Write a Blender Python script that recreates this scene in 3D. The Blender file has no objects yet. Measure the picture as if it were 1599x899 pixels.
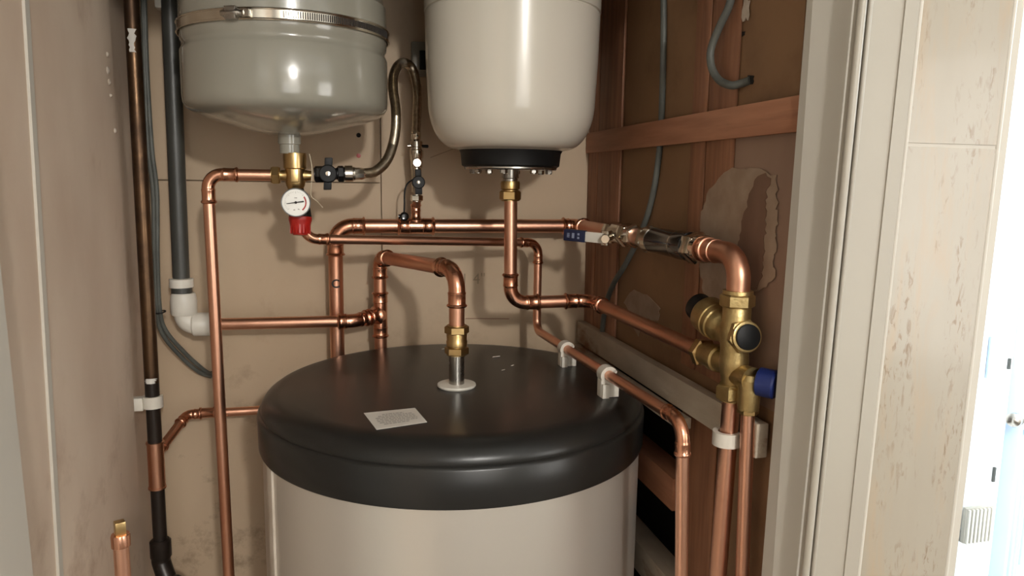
import bpy, bmesh, math, random
from mathutils import Vector, Matrix
random.seed(7)
sc = bpy.context.scene
COL = sc.collection
rad = math.radians
# ------------------------------------------------------------------ camera
F = 1150.0; CX, CY = 799.5, 449.5
YAW, PITCH, ROLL = rad(13.7), rad(8.2), rad(0.8)
CAM = Vector((0, 0, 1.60))
fw = Vector((math.sin(YAW)*math.cos(PITCH), math.cos(YAW)*math.cos(PITCH), -math.sin(PITCH)))
rt0 = Vector((math.cos(YAW), -math.sin(YAW), 0)); up0 = rt0.cross(fw)
rt = rt0*math.cos(ROLL) + up0*math.sin(ROLL); up = up0*math.cos(ROLL) - rt0*math.sin(ROLL)
cd = bpy.data.cameras.new('camera'); co = bpy.data.objects.new('camera', cd); COL.objects.link(co)
M = Matrix((rt, up, -fw)).transposed().to_4x4(); M.translation = CAM
co.matrix_world = M; cd.sensor_width = 36; cd.lens = 36*F/1599; cd.clip_start = .01
sc.camera = co

def ray(px, py): return fw + rt*((px-CX)/F) - up*((py-CY)/F)
def P(px, py, X=None, Y=None, Z=None):
    d = ray(px, py)
    t = (X-CAM.x)/d.x if X is not None else (Y-CAM.y)/d.y if Y is not None else (Z-CAM.z)/d.z
    return CAM + d*t
def proj(p):
    v = Vector(p)-CAM; z = v.dot(fw)
    return (CX+F*v.dot(rt)/z, CY-F*v.dot(up)/z)
def online(A, B, px):
    lo, hi = -1.0, 2.0
    s = 1 if proj(B)[0] > proj(A)[0] else -1
    for _ in range(50):
        m = (lo+hi)/2
        if (proj(A+(B-A)*m)[0]-px)*s < 0: lo = m
        else: hi = m
    return A+(B-A)*lo
def rpx(w, p): return w/2*(Vector(p)-CAM).dot(fw)/F     # radius of something w pixels wide standing at p

# ------------------------------------------------------------------ materials
def srgb(c): return tuple(((x/255)/12.92 if x/255 <= .04045 else ((x/255+.055)/1.055)**2.4) for x in c)+(1,)
def mat(name, c1, c2=None, rough=.5, metal=0, scale=6, detail=6, stretch=(1, 1, 1), bump=0, bscale=None, c3=None, s3=3, t3=(.55, .7),
        rough2=None, coat=0, spec=.5, emit=0, lohi=(.35, .65), trans=0):
    m = bpy.data.materials.new(name); m.use_nodes = True
    n = m.node_tree.nodes; l = m.node_tree.links; b = n['Principled BSDF']
    b.inputs['Roughness'].default_value = rough; b.inputs['Metallic'].default_value = metal
    b.inputs['Coat Weight'].default_value = coat; b.inputs['Coat Roughness'].default_value = .08
    b.inputs['Specular IOR Level'].default_value = spec
    b.inputs['Base Color'].default_value = srgb(c1)
    if trans: b.inputs['Subsurface Weight'].default_value = trans; b.inputs['Subsurface Radius'].default_value = (.01, .01, .01)
    if emit:
        b.inputs['Emission Color'].default_value = srgb(c1); b.inputs['Emission Strength'].default_value = emit
    tc = n.new('ShaderNodeTexCoord'); mp = n.new('ShaderNodeMapping'); mp.inputs['Scale'].default_value = stretch
    l.new(tc.outputs['Object'], mp.inputs['Vector'])
    nz = n.new('ShaderNodeTexNoise'); nz.inputs['Scale'].default_value = scale; nz.inputs['Detail'].default_value = detail
    l.new(mp.outputs[0], nz.inputs['Vector'])
    rp = n.new('ShaderNodeValToRGB'); e = rp.color_ramp.elements
    e[0].position, e[1].position = lohi
    e[0].color = srgb(c1); e[1].color = srgb(c2 or c1)
    l.new(nz.outputs['Fac'], rp.inputs['Fac']); last = rp.outputs['Color']
    if c3:
        n3 = n.new('ShaderNodeTexNoise'); n3.inputs['Scale'].default_value = s3; n3.inputs['Detail'].default_value = 8; n3.inputs['Roughness'].default_value = .65
        l.new(mp.outputs[0], n3.inputs['Vector'])
        r3 = n.new('ShaderNodeMapRange'); r3.inputs['From Min'].default_value, r3.inputs['From Max'].default_value = t3
        l.new(n3.outputs['Fac'], r3.inputs['Value'])
        mx = n.new('ShaderNodeMix'); mx.data_type = 'RGBA'
        l.new(r3.outputs[0], mx.inputs['Factor']); l.new(last, mx.inputs[6]); mx.inputs[7].default_value = srgb(c3); last = mx.outputs[2]
    l.new(last, b.inputs['Base Color'])
    if rough2 is not None:
        mr = n.new('ShaderNodeMapRange'); mr.inputs['To Min'].default_value = rough; mr.inputs['To Max'].default_value = rough2
        mr.inputs['From Min'].default_value, mr.inputs['From Max'].default_value = .3, .7
        l.new(nz.outputs['Fac'], mr.inputs['Value']); l.new(mr.outputs[0], b.inputs['Roughness'])
    if bump:
        bn = n.new('ShaderNodeTexNoise'); bn.inputs['Scale'].default_value = bscale or scale*3; bn.inputs['Detail'].default_value = 6
        l.new(mp.outputs[0], bn.inputs['Vector'])
        bp = n.new('ShaderNodeBump'); bp.inputs['Strength'].default_value = bump; bp.inputs['Distance'].default_value = .004
        l.new(bn.outputs['Fac'], bp.inputs['Height']); l.new(bp.outputs[0], b.inputs['Normal'])
    return m

m = {}
m['copper'] = mat('bright_copper', (222, 172, 146), (210, 156, 128), rough=.30, rough2=.40, metal=1, scale=5, detail=2, c3=(180, 124, 97), s3=5, t3=(.55, .85))
m['copper_fit'] = mat('fitting_copper', (218, 162, 134), (202, 142, 112), rough=.20, rough2=.30, metal=1, scale=20, detail=2, c3=(158, 98, 72), s3=12, t3=(.58, .85))
m['brass'] = mat('brass', (200, 172, 122), (172, 142, 94), rough=.26, rough2=.4, metal=1, scale=25)
m['brass_dull'] = mat('cast_brass', (196, 174, 124), (170, 146, 98), rough=.36, rough2=.5, metal=1, scale=40, bump=.12, bscale=300)
m['steel'] = mat('stainless_steel', (190, 186, 178), (160, 156, 150), rough=.2, rough2=.32, metal=1, scale=30)
m['chrome'] = mat('nickel_plating', (225, 218, 205), (205, 198, 185), rough=.1, rough2=.18, metal=1, scale=20)
m['braid'] = mat('braided_steel', (206, 196, 178), (176, 166, 148), rough=.28, metal=1, scale=200, detail=2)
m['black'] = mat('black_plastic', (15, 15, 16), (19, 19, 19), rough=.5, scale=20, spec=.25)
m['black_gloss'] = mat('black_gloss_sleeve', (16, 16, 17), (22, 21, 21), rough=.13, scale=20)
m['lid'] = mat('black_lid_plastic', (27, 27, 26), (33, 32, 30), rough=.31, scale=4, detail=2, spec=.38)
m['jacket'] = mat('champagne_jacket', (202, 196, 186), (194, 188, 177), rough=.36, metal=.55, scale=2)
m['jacket_edge'] = mat('jacket_edge', (196, 186, 172), (180, 168, 152), rough=.5, scale=20)
m['enamel_grey'] = mat('grey_enamel', (146, 143, 131), (140, 137, 125), rough=.16, scale=3, coat=.5, bump=.03, bscale=30)
m['enamel_white'] = mat('white_enamel', (212, 206, 192), (207, 200, 186), rough=.2, scale=3, coat=.35)
m['white_plastic'] = mat('white_plastic', (222, 217, 205), (212, 206, 194), rough=.4, scale=20, trans=.15)
m['grey_plastic'] = mat('grey_plastic', (66, 66, 61), (58, 58, 54), rough=.42, scale=10)
m['cable'] = mat('grey_cable', (92, 94, 88), (78, 80, 75), rough=.5, scale=30)
m['red'] = mat('red_plastic', (172, 32, 24), (158, 27, 20), rough=.38, scale=20)
m['blue'] = mat('blue_plastic', (16, 34, 92), (13, 29, 80), rough=.4, scale=20)
m['blue_dark'] = mat('blue_lever_sleeve', (20, 30, 62), (16, 25, 54), rough=.45, scale=20)
m['paper'] = mat('paper', (222, 216, 206), (214, 207, 196), rough=.6, scale=20)
m['ink_grey'] = mat('grey_print', (166, 160, 152), rough=.7)
m['ink_dark'] = mat('dark_ink', (36, 30, 26), rough=.7)
m['ink_white'] = mat('pale_print', (130, 138, 158), rough=.6)
m['pencil'] = mat('pencil_line', (148, 132, 110), rough=.8)
m['redpen'] = mat('red_pen', (128, 82, 64), rough=.8)
m['glass_white'] = mat('dial_face', (232, 230, 222), rough=.3, coat=.6)
m['gauge_rim'] = mat('gauge_rim', (110, 112, 112), rough=.3)
m['board'] = mat('hardboard', (196, 174, 147), (186, 163, 135), rough=.62, scale=3, stretch=(1, 1, .7), c3=(156, 132, 104), s3=5, t3=(.60, .80), bump=.05, bscale=60)
m['plaster'] = mat('old_plaster', (214, 196, 176), (196, 174, 153), rough=.75, scale=5, stretch=(1, 1, .6), c3=(160, 128, 104), s3=4, t3=(.58, .8), bump=.15, bscale=30)
m['plaster2'] = mat('skimmed_plaster', (158, 130, 112), (142, 114, 97), rough=.8, scale=7, stretch=(1, 1, .35), c3=(170, 146, 128), s3=6, t3=(.56, .66), bump=.2, bscale=40)
m['panel'] = mat('brown_plasterboard', (146, 112, 80), (132, 99, 69), rough=.75, scale=3, c3=(108, 79, 54), s3=4, t3=(.5, .75), bump=.08, bscale=60)
m['timber'] = mat('rough_timber', (152, 104, 74), (126, 84, 58), rough=.62, scale=9, stretch=(9, 9, .7), c3=(90, 58, 40), s3=3, t3=(.6, .8), bump=.15, bscale=20)
m['timber_y'] = mat('rough_timber_rail', (172, 120, 90), (152, 102, 74), rough=.6, scale=9, stretch=(9, .7, 9), c3=(110, 72, 50), s3=3, t3=(.6, .8), bump=.15, bscale=20)
m['dusty'] = mat('dusty_batten', (190, 178, 160), (168, 154, 136), rough=.85, scale=20, stretch=(1, .4, 1), c3=(120, 84, 60), s3=9, t3=(.56, .68), bump=.3, bscale=90)
m['dark'] = mat('dark_void', (26, 24, 22), (34, 30, 27), rough=.9, scale=8)
m['paint'] = mat('cream_gloss_paint', (168, 162, 149), (164, 157, 144), rough=.42, scale=4, bump=.03, bscale=20)
m['paint_grey'] = mat('pale_grey_paint', (198, 194, 183), (193, 188, 177), rough=.45, scale=4, bump=.03, bscale=20)
m['white_paint'] = mat('white_paint', (240, 240, 238), rough=.6)
m['bead'] = mat('white_bead', (194, 188, 176), rough=.5)
m['oldpipe'] = mat('tarnished_copper', (104, 80, 58), (76, 58, 44), rough=.3, rough2=.5, metal=.85, scale=20, c3=(58, 44, 34), s3=14, t3=(.5, .7))
m['blackpipe'] = mat('blackened_pipe', (46, 38, 33), (36, 30, 27), rough=.35, metal=.3, scale=20)
m['splash'] = mat('paint_splash', (206, 202, 194), rough=.7)
m['door_blue'] = mat('pale_blue_paint', (178, 198, 226), (170, 191, 220), rough=.4, scale=4)
m['floor'] = mat('concrete', (120, 108, 96), (100, 90, 80), rough=.8, scale=8)
m['lime'] = mat('filler', (204, 192, 178), (180, 165, 148), rough=.9, scale=60)
m['thread'] = mat('sealing_thread', (206, 194, 168), rough=.8)

m['skim'] = mat('pale_skim', (168, 146, 126), (152, 128, 108), rough=.85, scale=30, bump=.3, bscale=60)
m['bare'] = mat('bare_brown_patch', (128, 98, 80), (116, 87, 70), rough=.85, scale=20, stretch=(1, 1, .3), bump=.2, bscale=60)
def tile_mat():
    mm = mat('travertine_tile', (168, 160, 146), (160, 151, 135), rough=.3, scale=3.2, stretch=(3.2, 1, .75), coat=.15)
    nt = mm.node_tree; n = nt.nodes; l = nt.links; b = n['Principled BSDF']; src = b.inputs['Base Color'].links[0].from_socket
    tc = n.new('ShaderNodeTexCoord'); facs = []
    for sc3, s_, lo, hi in (((7, 1, 1.1), 7, .50, .70), ((2.6, 1, .8), 75, .53, .63), ((2.6, 1, .5), 8, .48, .62)):
        mp = n.new('ShaderNodeMapping'); mp.inputs['Scale'].default_value = sc3; l.new(tc.outputs['Object'], mp.inputs['Vector'])
        nz = n.new('ShaderNodeTexNoise'); nz.inputs['Scale'].default_value = s_; nz.inputs['Detail'].default_value = 7; nz.inputs['Roughness'].default_value = .62; nz.inputs['Distortion'].default_value = .6
        l.new(mp.outputs[0], nz.inputs['Vector'])
        mr = n.new('ShaderNodeMapRange'); mr.inputs['From Min'].default_value = lo; mr.inputs['From Max'].default_value = hi; l.new(nz.outputs['Fac'], mr.inputs['Value']); facs.append(mr.outputs[0])
    mx1 = n.new('ShaderNodeMix'); mx1.data_type = 'RGBA'; mu1 = n.new('ShaderNodeMath'); mu1.operation = 'MULTIPLY'; mu1.inputs[1].default_value = .45; l.new(facs[0], mu1.inputs[0])
    l.new(mu1.outputs[0], mx1.inputs['Factor']); l.new(src, mx1.inputs[6]); mx1.inputs[7].default_value = srgb((176, 150, 118))
    mu = n.new('ShaderNodeMath'); mu.operation = 'MULTIPLY'; l.new(facs[1], mu.inputs[0]); l.new(facs[2], mu.inputs[1])
    mx2 = n.new('ShaderNodeMix'); mx2.data_type = 'RGBA'; l.new(mu.outputs[0], mx2.inputs['Factor']); l.new(mx1.outputs[2], mx2.inputs[6]); mx2.inputs[7].default_value = srgb((132, 112, 88))
    l.new(mx2.outputs[2], b.inputs['Base Color']); return mm
m['tile'] = tile_mat()
# the board gets grime low down
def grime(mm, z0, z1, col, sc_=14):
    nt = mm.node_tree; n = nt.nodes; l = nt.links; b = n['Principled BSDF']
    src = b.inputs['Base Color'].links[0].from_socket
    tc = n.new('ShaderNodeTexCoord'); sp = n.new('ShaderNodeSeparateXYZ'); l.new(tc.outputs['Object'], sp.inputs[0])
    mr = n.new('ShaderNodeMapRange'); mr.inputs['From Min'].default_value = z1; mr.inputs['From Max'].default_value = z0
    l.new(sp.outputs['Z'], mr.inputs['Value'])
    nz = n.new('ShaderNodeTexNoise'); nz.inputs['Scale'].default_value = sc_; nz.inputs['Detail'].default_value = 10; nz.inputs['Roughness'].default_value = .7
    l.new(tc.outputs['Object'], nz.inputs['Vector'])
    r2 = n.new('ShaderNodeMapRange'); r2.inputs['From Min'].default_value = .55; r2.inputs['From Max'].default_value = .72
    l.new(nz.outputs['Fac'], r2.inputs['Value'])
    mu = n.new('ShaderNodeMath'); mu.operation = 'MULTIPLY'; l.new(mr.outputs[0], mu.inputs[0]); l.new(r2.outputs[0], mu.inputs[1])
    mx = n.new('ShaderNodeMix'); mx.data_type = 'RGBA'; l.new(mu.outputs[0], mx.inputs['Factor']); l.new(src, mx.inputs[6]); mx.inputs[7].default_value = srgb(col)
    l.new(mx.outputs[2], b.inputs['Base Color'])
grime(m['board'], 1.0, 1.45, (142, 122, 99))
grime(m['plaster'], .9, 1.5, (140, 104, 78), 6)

# ------------------------------------------------------------------ mesh helpers
def frame(axis):
    a = Vector(axis).normalized()
    h = Vector((0, 0, 1)) if abs(a.z) < .9 else Vector((1, 0, 0))
    u = h.cross(a).normalized(); v = a.cross(u)
    return u, v, a
class MB:
    def __init__(s): s.bm = bmesh.new()
    def rings(s, rings, cap=True, closed=False):
        bm = s.bm; R = [[bm.verts.new(p) for p in r] for r in rings]; n = len(R[0])
        for a, b in zip(R, R[1:]):
            for i in range(n): bm.faces.new((a[i], a[(i+1) % n], b[(i+1) % n], b[i]))
        if closed:
            a, b = R[-1], R[0]
            for i in range(n): bm.faces.new((a[i], a[(i+1) % n], b[(i+1) % n], b[i]))
        elif cap:
            bm.faces.new(list(reversed(R[0]))); bm.faces.new(R[-1])
        return s
    def lathe(s, o, axis, prof, seg=36, cap=True, rot=0):
        u, v, a = frame(axis); o = Vector(o)
        return s.rings([[o+a*h+(u*math.cos(2*math.pi*i/seg+rot)+v*math.sin(2*math.pi*i/seg+rot))*max(r, 1e-5) for i in range(seg)] for h, r in prof], cap)
    def sweep(s, pts, rs, seg=20, cap=True, closed=False, ell=None):
        pts = [Vector(p) for p in pts]; n = len(pts)
        if not hasattr(rs, '__len__'): rs = [rs]*n
        T = []
        for i in range(n):
            a = pts[i-1] if (i > 0 or closed) else pts[i]; b = pts[(i+1) % n] if (i < n-1 or closed) else pts[i]
            t = (b-a); T.append(t.normalized() if t.length > 1e-9 else (T[-1] if T else Vector((0, 0, 1))))
        u, v, _ = frame(T[0]); rings = []
        for i in range(n):
            if i > 0:
                q = T[i-1].rotation_difference(T[i]); u = q @ u
                u = (u-T[i]*u.dot(T[i])).normalized()
            v = T[i].cross(u)
            ex, ey = ell if ell else (1, 1)
            rings.append([pts[i]+(u*math.cos(2*math.pi*k/seg)*ex+v*math.sin(2*math.pi*k/seg)*ey)*rs[i] for k in range(seg)])
        return s.rings(rings, cap, closed)
    def torus(s, o, axis, R, r, seg=32, sg=10):
        u, v, a = frame(axis); o = Vector(o)
        return s.sweep([o+(u*math.cos(2*math.pi*i/seg)+v*math.sin(2*math.pi*i/seg))*R for i in range(seg)], r, seg=sg, closed=True)
    def hexa(s, o, axis, h, r, rot=0, bore=None):
        prof = [(0, r*.86), (h*.14, r), (h*.86, r), (h, r*.86)]
        u, v, a = frame(axis); o = Vector(o)
        s.lathe(o, axis, prof, 6, True, rot)
        s.lathe(o, axis, [(-.0008, r*.80), (h+.0008, r*.80)], 28)
        return s
    def box(s, c, size, ax=None, bev=0.0):
        ax = ax or (Vector((1, 0, 0)), Vector((0, 1, 0)), Vector((0, 0, 1)))
        c = Vector(c); hx, hy, hz = [d/2 for d in size]
        vs = [s.bm.verts.new(c+ax[0]*(sx*hx)+ax[1]*(sy*hy)+ax[2]*(sz*hz)) for sz in (-1, 1) for sy in (-1, 1) for sx in (-1, 1)]
        fs = [s.bm.faces.new([vs[i] for i in f]) for f in ((0, 2, 3, 1), (4, 5, 7, 6), (0, 1, 5, 4), (2, 6, 7, 3), (0, 4, 6, 2), (1, 3, 7, 5))]
        if bev:
            es = list({e for f in fs for e in f.edges})
            bmesh.ops.bevel(s.bm, geom=es, offset=bev, segments=2, affect='EDGES', profile=.6)
        return s
    def bx(s, x0, x1, y0, y1, z0, z1, bev=0.0):
        return s.box(((x0+x1)/2, (y0+y1)/2, (z0+z1)/2), (x1-x0, y1-y0, z1-z0), None, bev)
    def prism(s, poly, d):
        d = Vector(d); a = [s.bm.verts.new(Vector(p)) for p in poly]; b = [s.bm.verts.new(Vector(p)+d) for p in poly]; n = len(a)
        s.bm.faces.new(a); s.bm.faces.new(list(reversed(b)))
        for i in range(n): s.bm.faces.new((a[i], b[i], b[(i+1) % n], a[(i+1) % n]))
        return s
    def quad(s, pts):
        s.bm.faces.new([s.bm.verts.new(Vector(p)) for p in pts]); return s
    def build(s, name, material, parent=None, label=None, cat=None, group=None, kind=None, ang=38):
        bm = s.bm; bmesh.ops.recalc_face_normals(bm, faces=bm.faces)
        for f in bm.faces: f.smooth = True
        lim = rad(ang)
        for e in bm.edges:
            if len(e.link_faces) == 2 and e.calc_face_angle(0) > lim: e.smooth = False
        me = bpy.data.meshes.new(name); bm.to_mesh(me); bm.free()
        o = bpy.data.objects.new(name, me); COL.objects.link(o); me.materials.append(m[material])
        if parent is not None:
            root = parent
            o.parent = root
            if root.type == 'EMPTY': o.matrix_parent_inverse = Matrix.Translation(-root.location)
        tag(o, label, cat, group, kind); return o
def tag(o, label=None, cat=None, group=None, kind=None):
    for k, v in (('label', label), ('category', cat), ('group', group), ('kind', kind)):
        if v: o[k] = v
def thing(name, loc, label, cat, group=None):
    o = bpy.data.objects.new(name, None); COL.objects.link(o); o.location = loc; o.empty_display_size = .05
    tag(o, label, cat, group); return o
def struct(name, mb, material): return mb.build(name, material, kind='structure')
def spline(pts, n=10):
    pts = [Vector(p) for p in pts]; out = []
    q = [pts[0]*2-pts[1]]+pts+[pts[-1]*2-pts[-2]]
    for i in range(1, len(q)-2):
        for k in range(n):
            t = k/n; a, b, c, d = q[i-1:i+3]
            out.append(.5*((2*b)+(c-a)*t+(2*a-5*b+4*c-d)*t*t+(3*b-a-3*c+d)*t**3))
    out.append(pts[-1]); return out

def arc(c, d1, d2, R, n=14):
    """fillet of radius R at corner c between incoming dir d1 and outgoing d2"""
    d1 = d1.normalized(); d2 = d2.normalized(); th = d1.angle(d2); k = R*math.tan(th/2)
    A = c-d1*k
    nrm = (d2-d1*d1.dot(d2)).normalized(); cen = A+nrm*R
    return [cen+(-nrm*math.cos(th*i/n)+d1*math.sin(th*i/n))*R for i in range(n+1)], k
def sock(r, s):      # half-socket profile from open end inwards: (distance, radius)
    b = r*.26
    return [(0, r*1.03), (.0006, r*1.16), (.0016, r*1.29), (.0028, r*1.34), (.0040, r*1.29), (.0052, r*1.16), (.0060, r*1.13), (s-.002, r*1.13), (s-.001, r*1.17), (s+.001, r*1.17), (s+.002, r*1.10)]
def elbow(parent, c, d1, d2, r, R=None, s=None, mname='copper_fit', name='elbow', plain=False):
    R = R or r*2.5; s = s or r*1.9; d1 = d1.normalized(); d2 = d2.normalized()
    pts, k = arc(c, d1, d2, R); pr = sock(r, s)
    L0 = [(pts[0]-d1*(s+.003-h), q) for h, q in pr]; L1 = [(pts[-1]+d2*(s+.003-h), q) for h, q in pr]
    P_ = [a for a, _ in L0]+pts[0:]+[a for a, _ in reversed(L1)]
    Rr = [q for _, q in L0]+[r*1.08]*len(pts)+[q for _, q in reversed(L1)]
    MB().sweep(P_, Rr, 24).build(name, mname, parent)
    return k+s-.001
def run(parent, pts, r, fit=None, R=None, s=None, pm='copper', fm='copper_fit', skip=()):
    """pipe along pts; corners get press elbows unless fit[i]=='bend'"""
    fit = fit or {}; pts = [Vector(p) for p in pts]; n = len(pts)
    cur = [pts[0]]
    for i in range(1, n):
        if i == n-1:
            cur.append(pts[i])
        else:
            d1 = (pts[i]-pts[i-1]).normalized(); d2 = (pts[i+1]-pts[i]).normalized()
            if fit.get(i) == 'bend':
                a, k = arc(pts[i], d1, d2, R or r*5); cur += a; continue
            k = elbow(parent, pts[i], d1, d2, r, R, s, fm)
            if (pts[i]-d1*k-cur[-1]).dot(d1) > .002:
                cur.append(pts[i]-d1*k); MB().sweep(cur, r, 24).build('pipe', pm, parent)
            cur = [pts[i]+d2*k]; continue
    if len(cur) > 1 and (cur[-1]-cur[-2]).dot((pts[-1]-pts[-2])) > 0: MB().sweep(cur, r, 24).build('pipe', pm, parent)
def tee(parent, c, d, b, r, rb, L=None, Lb=None):
    d = d.normalized(); b = b.normalized(); s = r*1.6; L = L or r*4.6; Lb = Lb or r*3
    pr = sock(r, s)
    prof = [(h-L, q) for h, q in pr]+[(L-h, q) for h, q in reversed(pr)]
    mb = MB().lathe(c, d, prof, 28)
    pb = sock(rb, rb*1.6)
    prof = [(0, max(r*.9, rb*1.3)), (r*.9, max(rb*1.55, r*.95)), (r*1.15, rb*1.28), (r*1.45, rb*1.1)]+[(Lb-h, q) for h, q in reversed(pb) if Lb-h > r*1.5]
    mb.lathe(c, b, prof, 28)
    return mb.build('tee', 'copper_fit', parent)
def text(name, body, size, p, xdir, ydir, material, parent=None, ext=.0002, **kw):
    cu = bpy.data.curves.new(name, 'FONT'); cu.body = body; cu.size = size; cu.align_x = 'CENTER'; cu.align_y = 'CENTER'; cu.extrude = ext; cu.offset = .0004 if body == 'C' else -.0002
    t = bpy.data.objects.new(name, cu); COL.objects.link(t); bpy.context.view_layer.update()
    me = bpy.data.meshes.new_from_object(t.evaluated_get(bpy.context.evaluated_depsgraph_get())); bpy.data.objects.remove(t)
    x = Vector(xdir).normalized(); z = x.cross(Vector(ydir)).normalized(); y = z.cross(x)
    mt = Matrix((x, y, z)).transposed().to_4x4(); mt.translation = Vector(p); me.transform(mt)
    o = bpy.data.objects.new(name, me); COL.objects.link(o); me.materials.append(m[material])
    if parent is not None:
        o.parent = parent
        if parent.type == 'EMPTY': o.matrix_parent_inverse = Matrix.Translation(-parent.location)
    tag(o, **kw); return o
X_, Y_, Z_ = Vector((1, 0, 0)), Vector((0, 1, 0)), Vector((0, 0, 1))

# ------------------------------------------------------------------ setting
WB = 1.40; WL = -.31; ST = .494; PN = .498       # back wall, left wall, stud face, right panel
TOP = 2.40
zs = P(330, 282, Y=WB).z; xs = P(595, 290, Y=WB).x; xr = .72
mb = MB(); g = .0012
mb.bx(-.36, xs-g, WB, WB+.012, 0, zs-g).bx(-.36, xs-g, WB, WB+.012, zs+g, TOP).bx(xs+g, xr, WB, WB+.012, 0, TOP)
mb.bx(-.36, xr, WB+.012, WB+.05, 0, TOP)
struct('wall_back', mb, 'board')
# left wall: a plaster sheet that stops short of the corner
ys = P(196, 420, X=WL).y
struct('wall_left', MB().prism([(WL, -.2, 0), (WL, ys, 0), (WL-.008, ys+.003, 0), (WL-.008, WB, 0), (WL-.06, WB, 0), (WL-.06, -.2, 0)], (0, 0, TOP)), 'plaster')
# caulked bead down the left wall
a, b = P(36, -20, X=WL), P(93, 920, X=WL); dv = (b-a)/(a.z-b.z)
t_, b_ = a-dv*(TOP-.005-a.z), a+dv*(a.z-.005)
struct('trim_1', MB().prism([t_+Vector((-.002, -.006, 0)), t_+Vector((-.002, .006, 0)), b_+Vector((-.002, .006, 0)), b_+Vector((-.002, -.006, 0))], (.005, 0, 0)), 'bead')
XL2 = -.285
a, b = P(-43, 0, X=XL2), P(52, 899, X=XL2); dv = (b-a)/(a.z-b.z)
t_, b_ = a-dv*(TOP-a.z), a+dv*a.z
struct('trim_2', MB().prism([t_, b_, b_-Y_*.35, t_-Y_*.35], (-.03, 0, 0)), 'bead')
# right wall: panels behind studs
ZL = P(1000, 555, X=.49).z
yv = P(1058, 800, X=PN).y
mb = MB().bx(PN, PN+.03, .73, WB, ZL-.03, TOP).bx(PN, PN+.03, .73, yv, 0, ZL-.03)
struct('wall_right', mb, 'panel')
struct('wall_right_outer', MB().bx(PN+.06, PN+.075, .72, WB+.05, 0, TOP), 'white_paint')
struct('void_shade_sheet', MB().bx(PN+.05, PN+.058, .72, WB, 0, TOP), 'dark')  # dark-coloured sheet standing in for the shade deep in the gap
yp = P(1150, 120, X=PN-.005).y-.002
struct('trim_4', MB().bx(PN-.002, PN-.0005, .70, yp, ZL+.02, P(1140, 205, X=PN).z), 'plaster2')

struct('ceiling', MB().bx(-.37, 3.2, -2.6, 3.2, TOP, TOP+.04), 'white_paint')
struct('floor', MB().bx(-2.2, 3.2, -2.6, 3.2, -.04, 0), 'floor')
# right door lining, architrave, tiles - verticals as the photograph shows them, a touch off plumb
def vert(p_top, p_bot, Y):
    a, b = P(*p_top, Y=Y), P(*p_bot, Y=Y); d = (b-a)/(a.z-b.z)
    return a-d*(TOP-a.z), a+d*a.z
YF = .645
def strip(name, top0, bot0, top1, bot1, Y, depth, material):
    a, b = vert(top0, bot0, Y), vert(top1, bot1, Y)
    return struct(name, MB().prism([a[0], b[0], b[1], a[1]], (0, depth, 0)), material)
# lining: inner face runs from YF back to where the photograph shows its far edge
aN = vert((1345, 0), (1255, 899), YF)
def lin(px0, px1):
    a = P(px0, 0, X=aN[0].x+.0); b = P(px1, 899, X=aN[0].x)
    return a, b
fT, fB = P(1260, 0, X=.486), P(1189, 899, X=.474)
yback = (fT.y+fB.y)/2
dl = (fB-fT)/(fT.z-fB.z); lt, lb = fT-dl*(TOP-fT.z), fT+dl*fT.z
struct('trim_5', MB().rings([[lb, Vector((.60, lb.y, 0)), Vector((.60, YF+.012, 0)), aN[1]+Y_*.012], [lt, Vector((.60, lt.y, TOP)), Vector((.60, YF+.012, TOP)), aN[0]+Y_*.012]]), 'paint_grey')
# architrave with its bead
p0, p1 = ((1338, 0), (1249, 899)), ((1353, 0), (1264, 899))
strip('trim_6', (1352, 0), (1262, 899), (1437, 0), (1339, 899), YF-.004, .016, 'paint')
e = vert((1347, 0), (1257, 899), YF-.009); f_ = vert((1360, 0), (1269, 899), YF-.0065)
mb = MB().sweep([e[0], e[1]], .0042, 14); mb.sweep([f_[0], f_[1]], .0024, 12)
struct('trim_7', mb, 'paint')
strip('trim_8', (1415, 0), (1318, 899), (1434, 0), (1335, 899), YF-.0058, .003, 'paint')
e = vert((1438, 0), (1339, 899), YF-.001); struct('trim_9', MB().sweep([e[0], e[1]], .0028, 10), 'bead')
# tiled wall end
YT = YF-.002
tl, tr = vert((1439, 0), (1340, 899), YT), vert((1599, 30), (1492, 899), YT)
struct('wall_front_right', MB().prism([tl[0]+Y_*.0016, tr[0]+Y_*.0016, tr[1]+Y_*.0016, tl[1]+Y_*.0016], (0, .10, 0)), 'bead')
zg = P(1500, 228, Y=YT).z
def lerpz(e, z): return e[0]+(e[1]-e[0])*((TOP-z)/TOP)
k = 0
zz = zg
rows = []
while zz > 0: rows.append(zz); zz -= .60
rows.append(0); tops = [TOP]+rows
mb = MB()
tx = Vector((.0012, 0, 0))
for z1, z0 in zip(tops, rows):
    if z1-z0 < .02: continue
    A, B = lerpz(tl, z1-.002), lerpz(tr, z1-.002); C, D = lerpz(tr, z0+.002), lerpz(tl, z0+.002)
    mb.prism([A+tx, B-tx*13, C-tx*13, D+tx], (0, .0075, 0))
struct('trim_10', mb, 'tile')
mb = MB(); q = Vector((-.014, 0, 0)); mb.sweep([tr[0]+q*.86+Y_*.003, tr[1]+q*.86+Y_*.003], .0032, 10)
struct('trim_11', mb, 'bead')
mb = MB(); mb.prism([tr[0]+q*.66+Y_*.002, tr[0]-q*.05+Y_*.004, tr[1]-q*.05+Y_*.004, tr[1]+q*.66+Y_*.002], (0, .10, 0))
struct('trim_12', mb, 'plaster')
# above the cupboard opening
struct('wall_front', MB().bx(-.37, tr[0].x, .665, .74, 1.95, TOP), 'white_paint')
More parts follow.
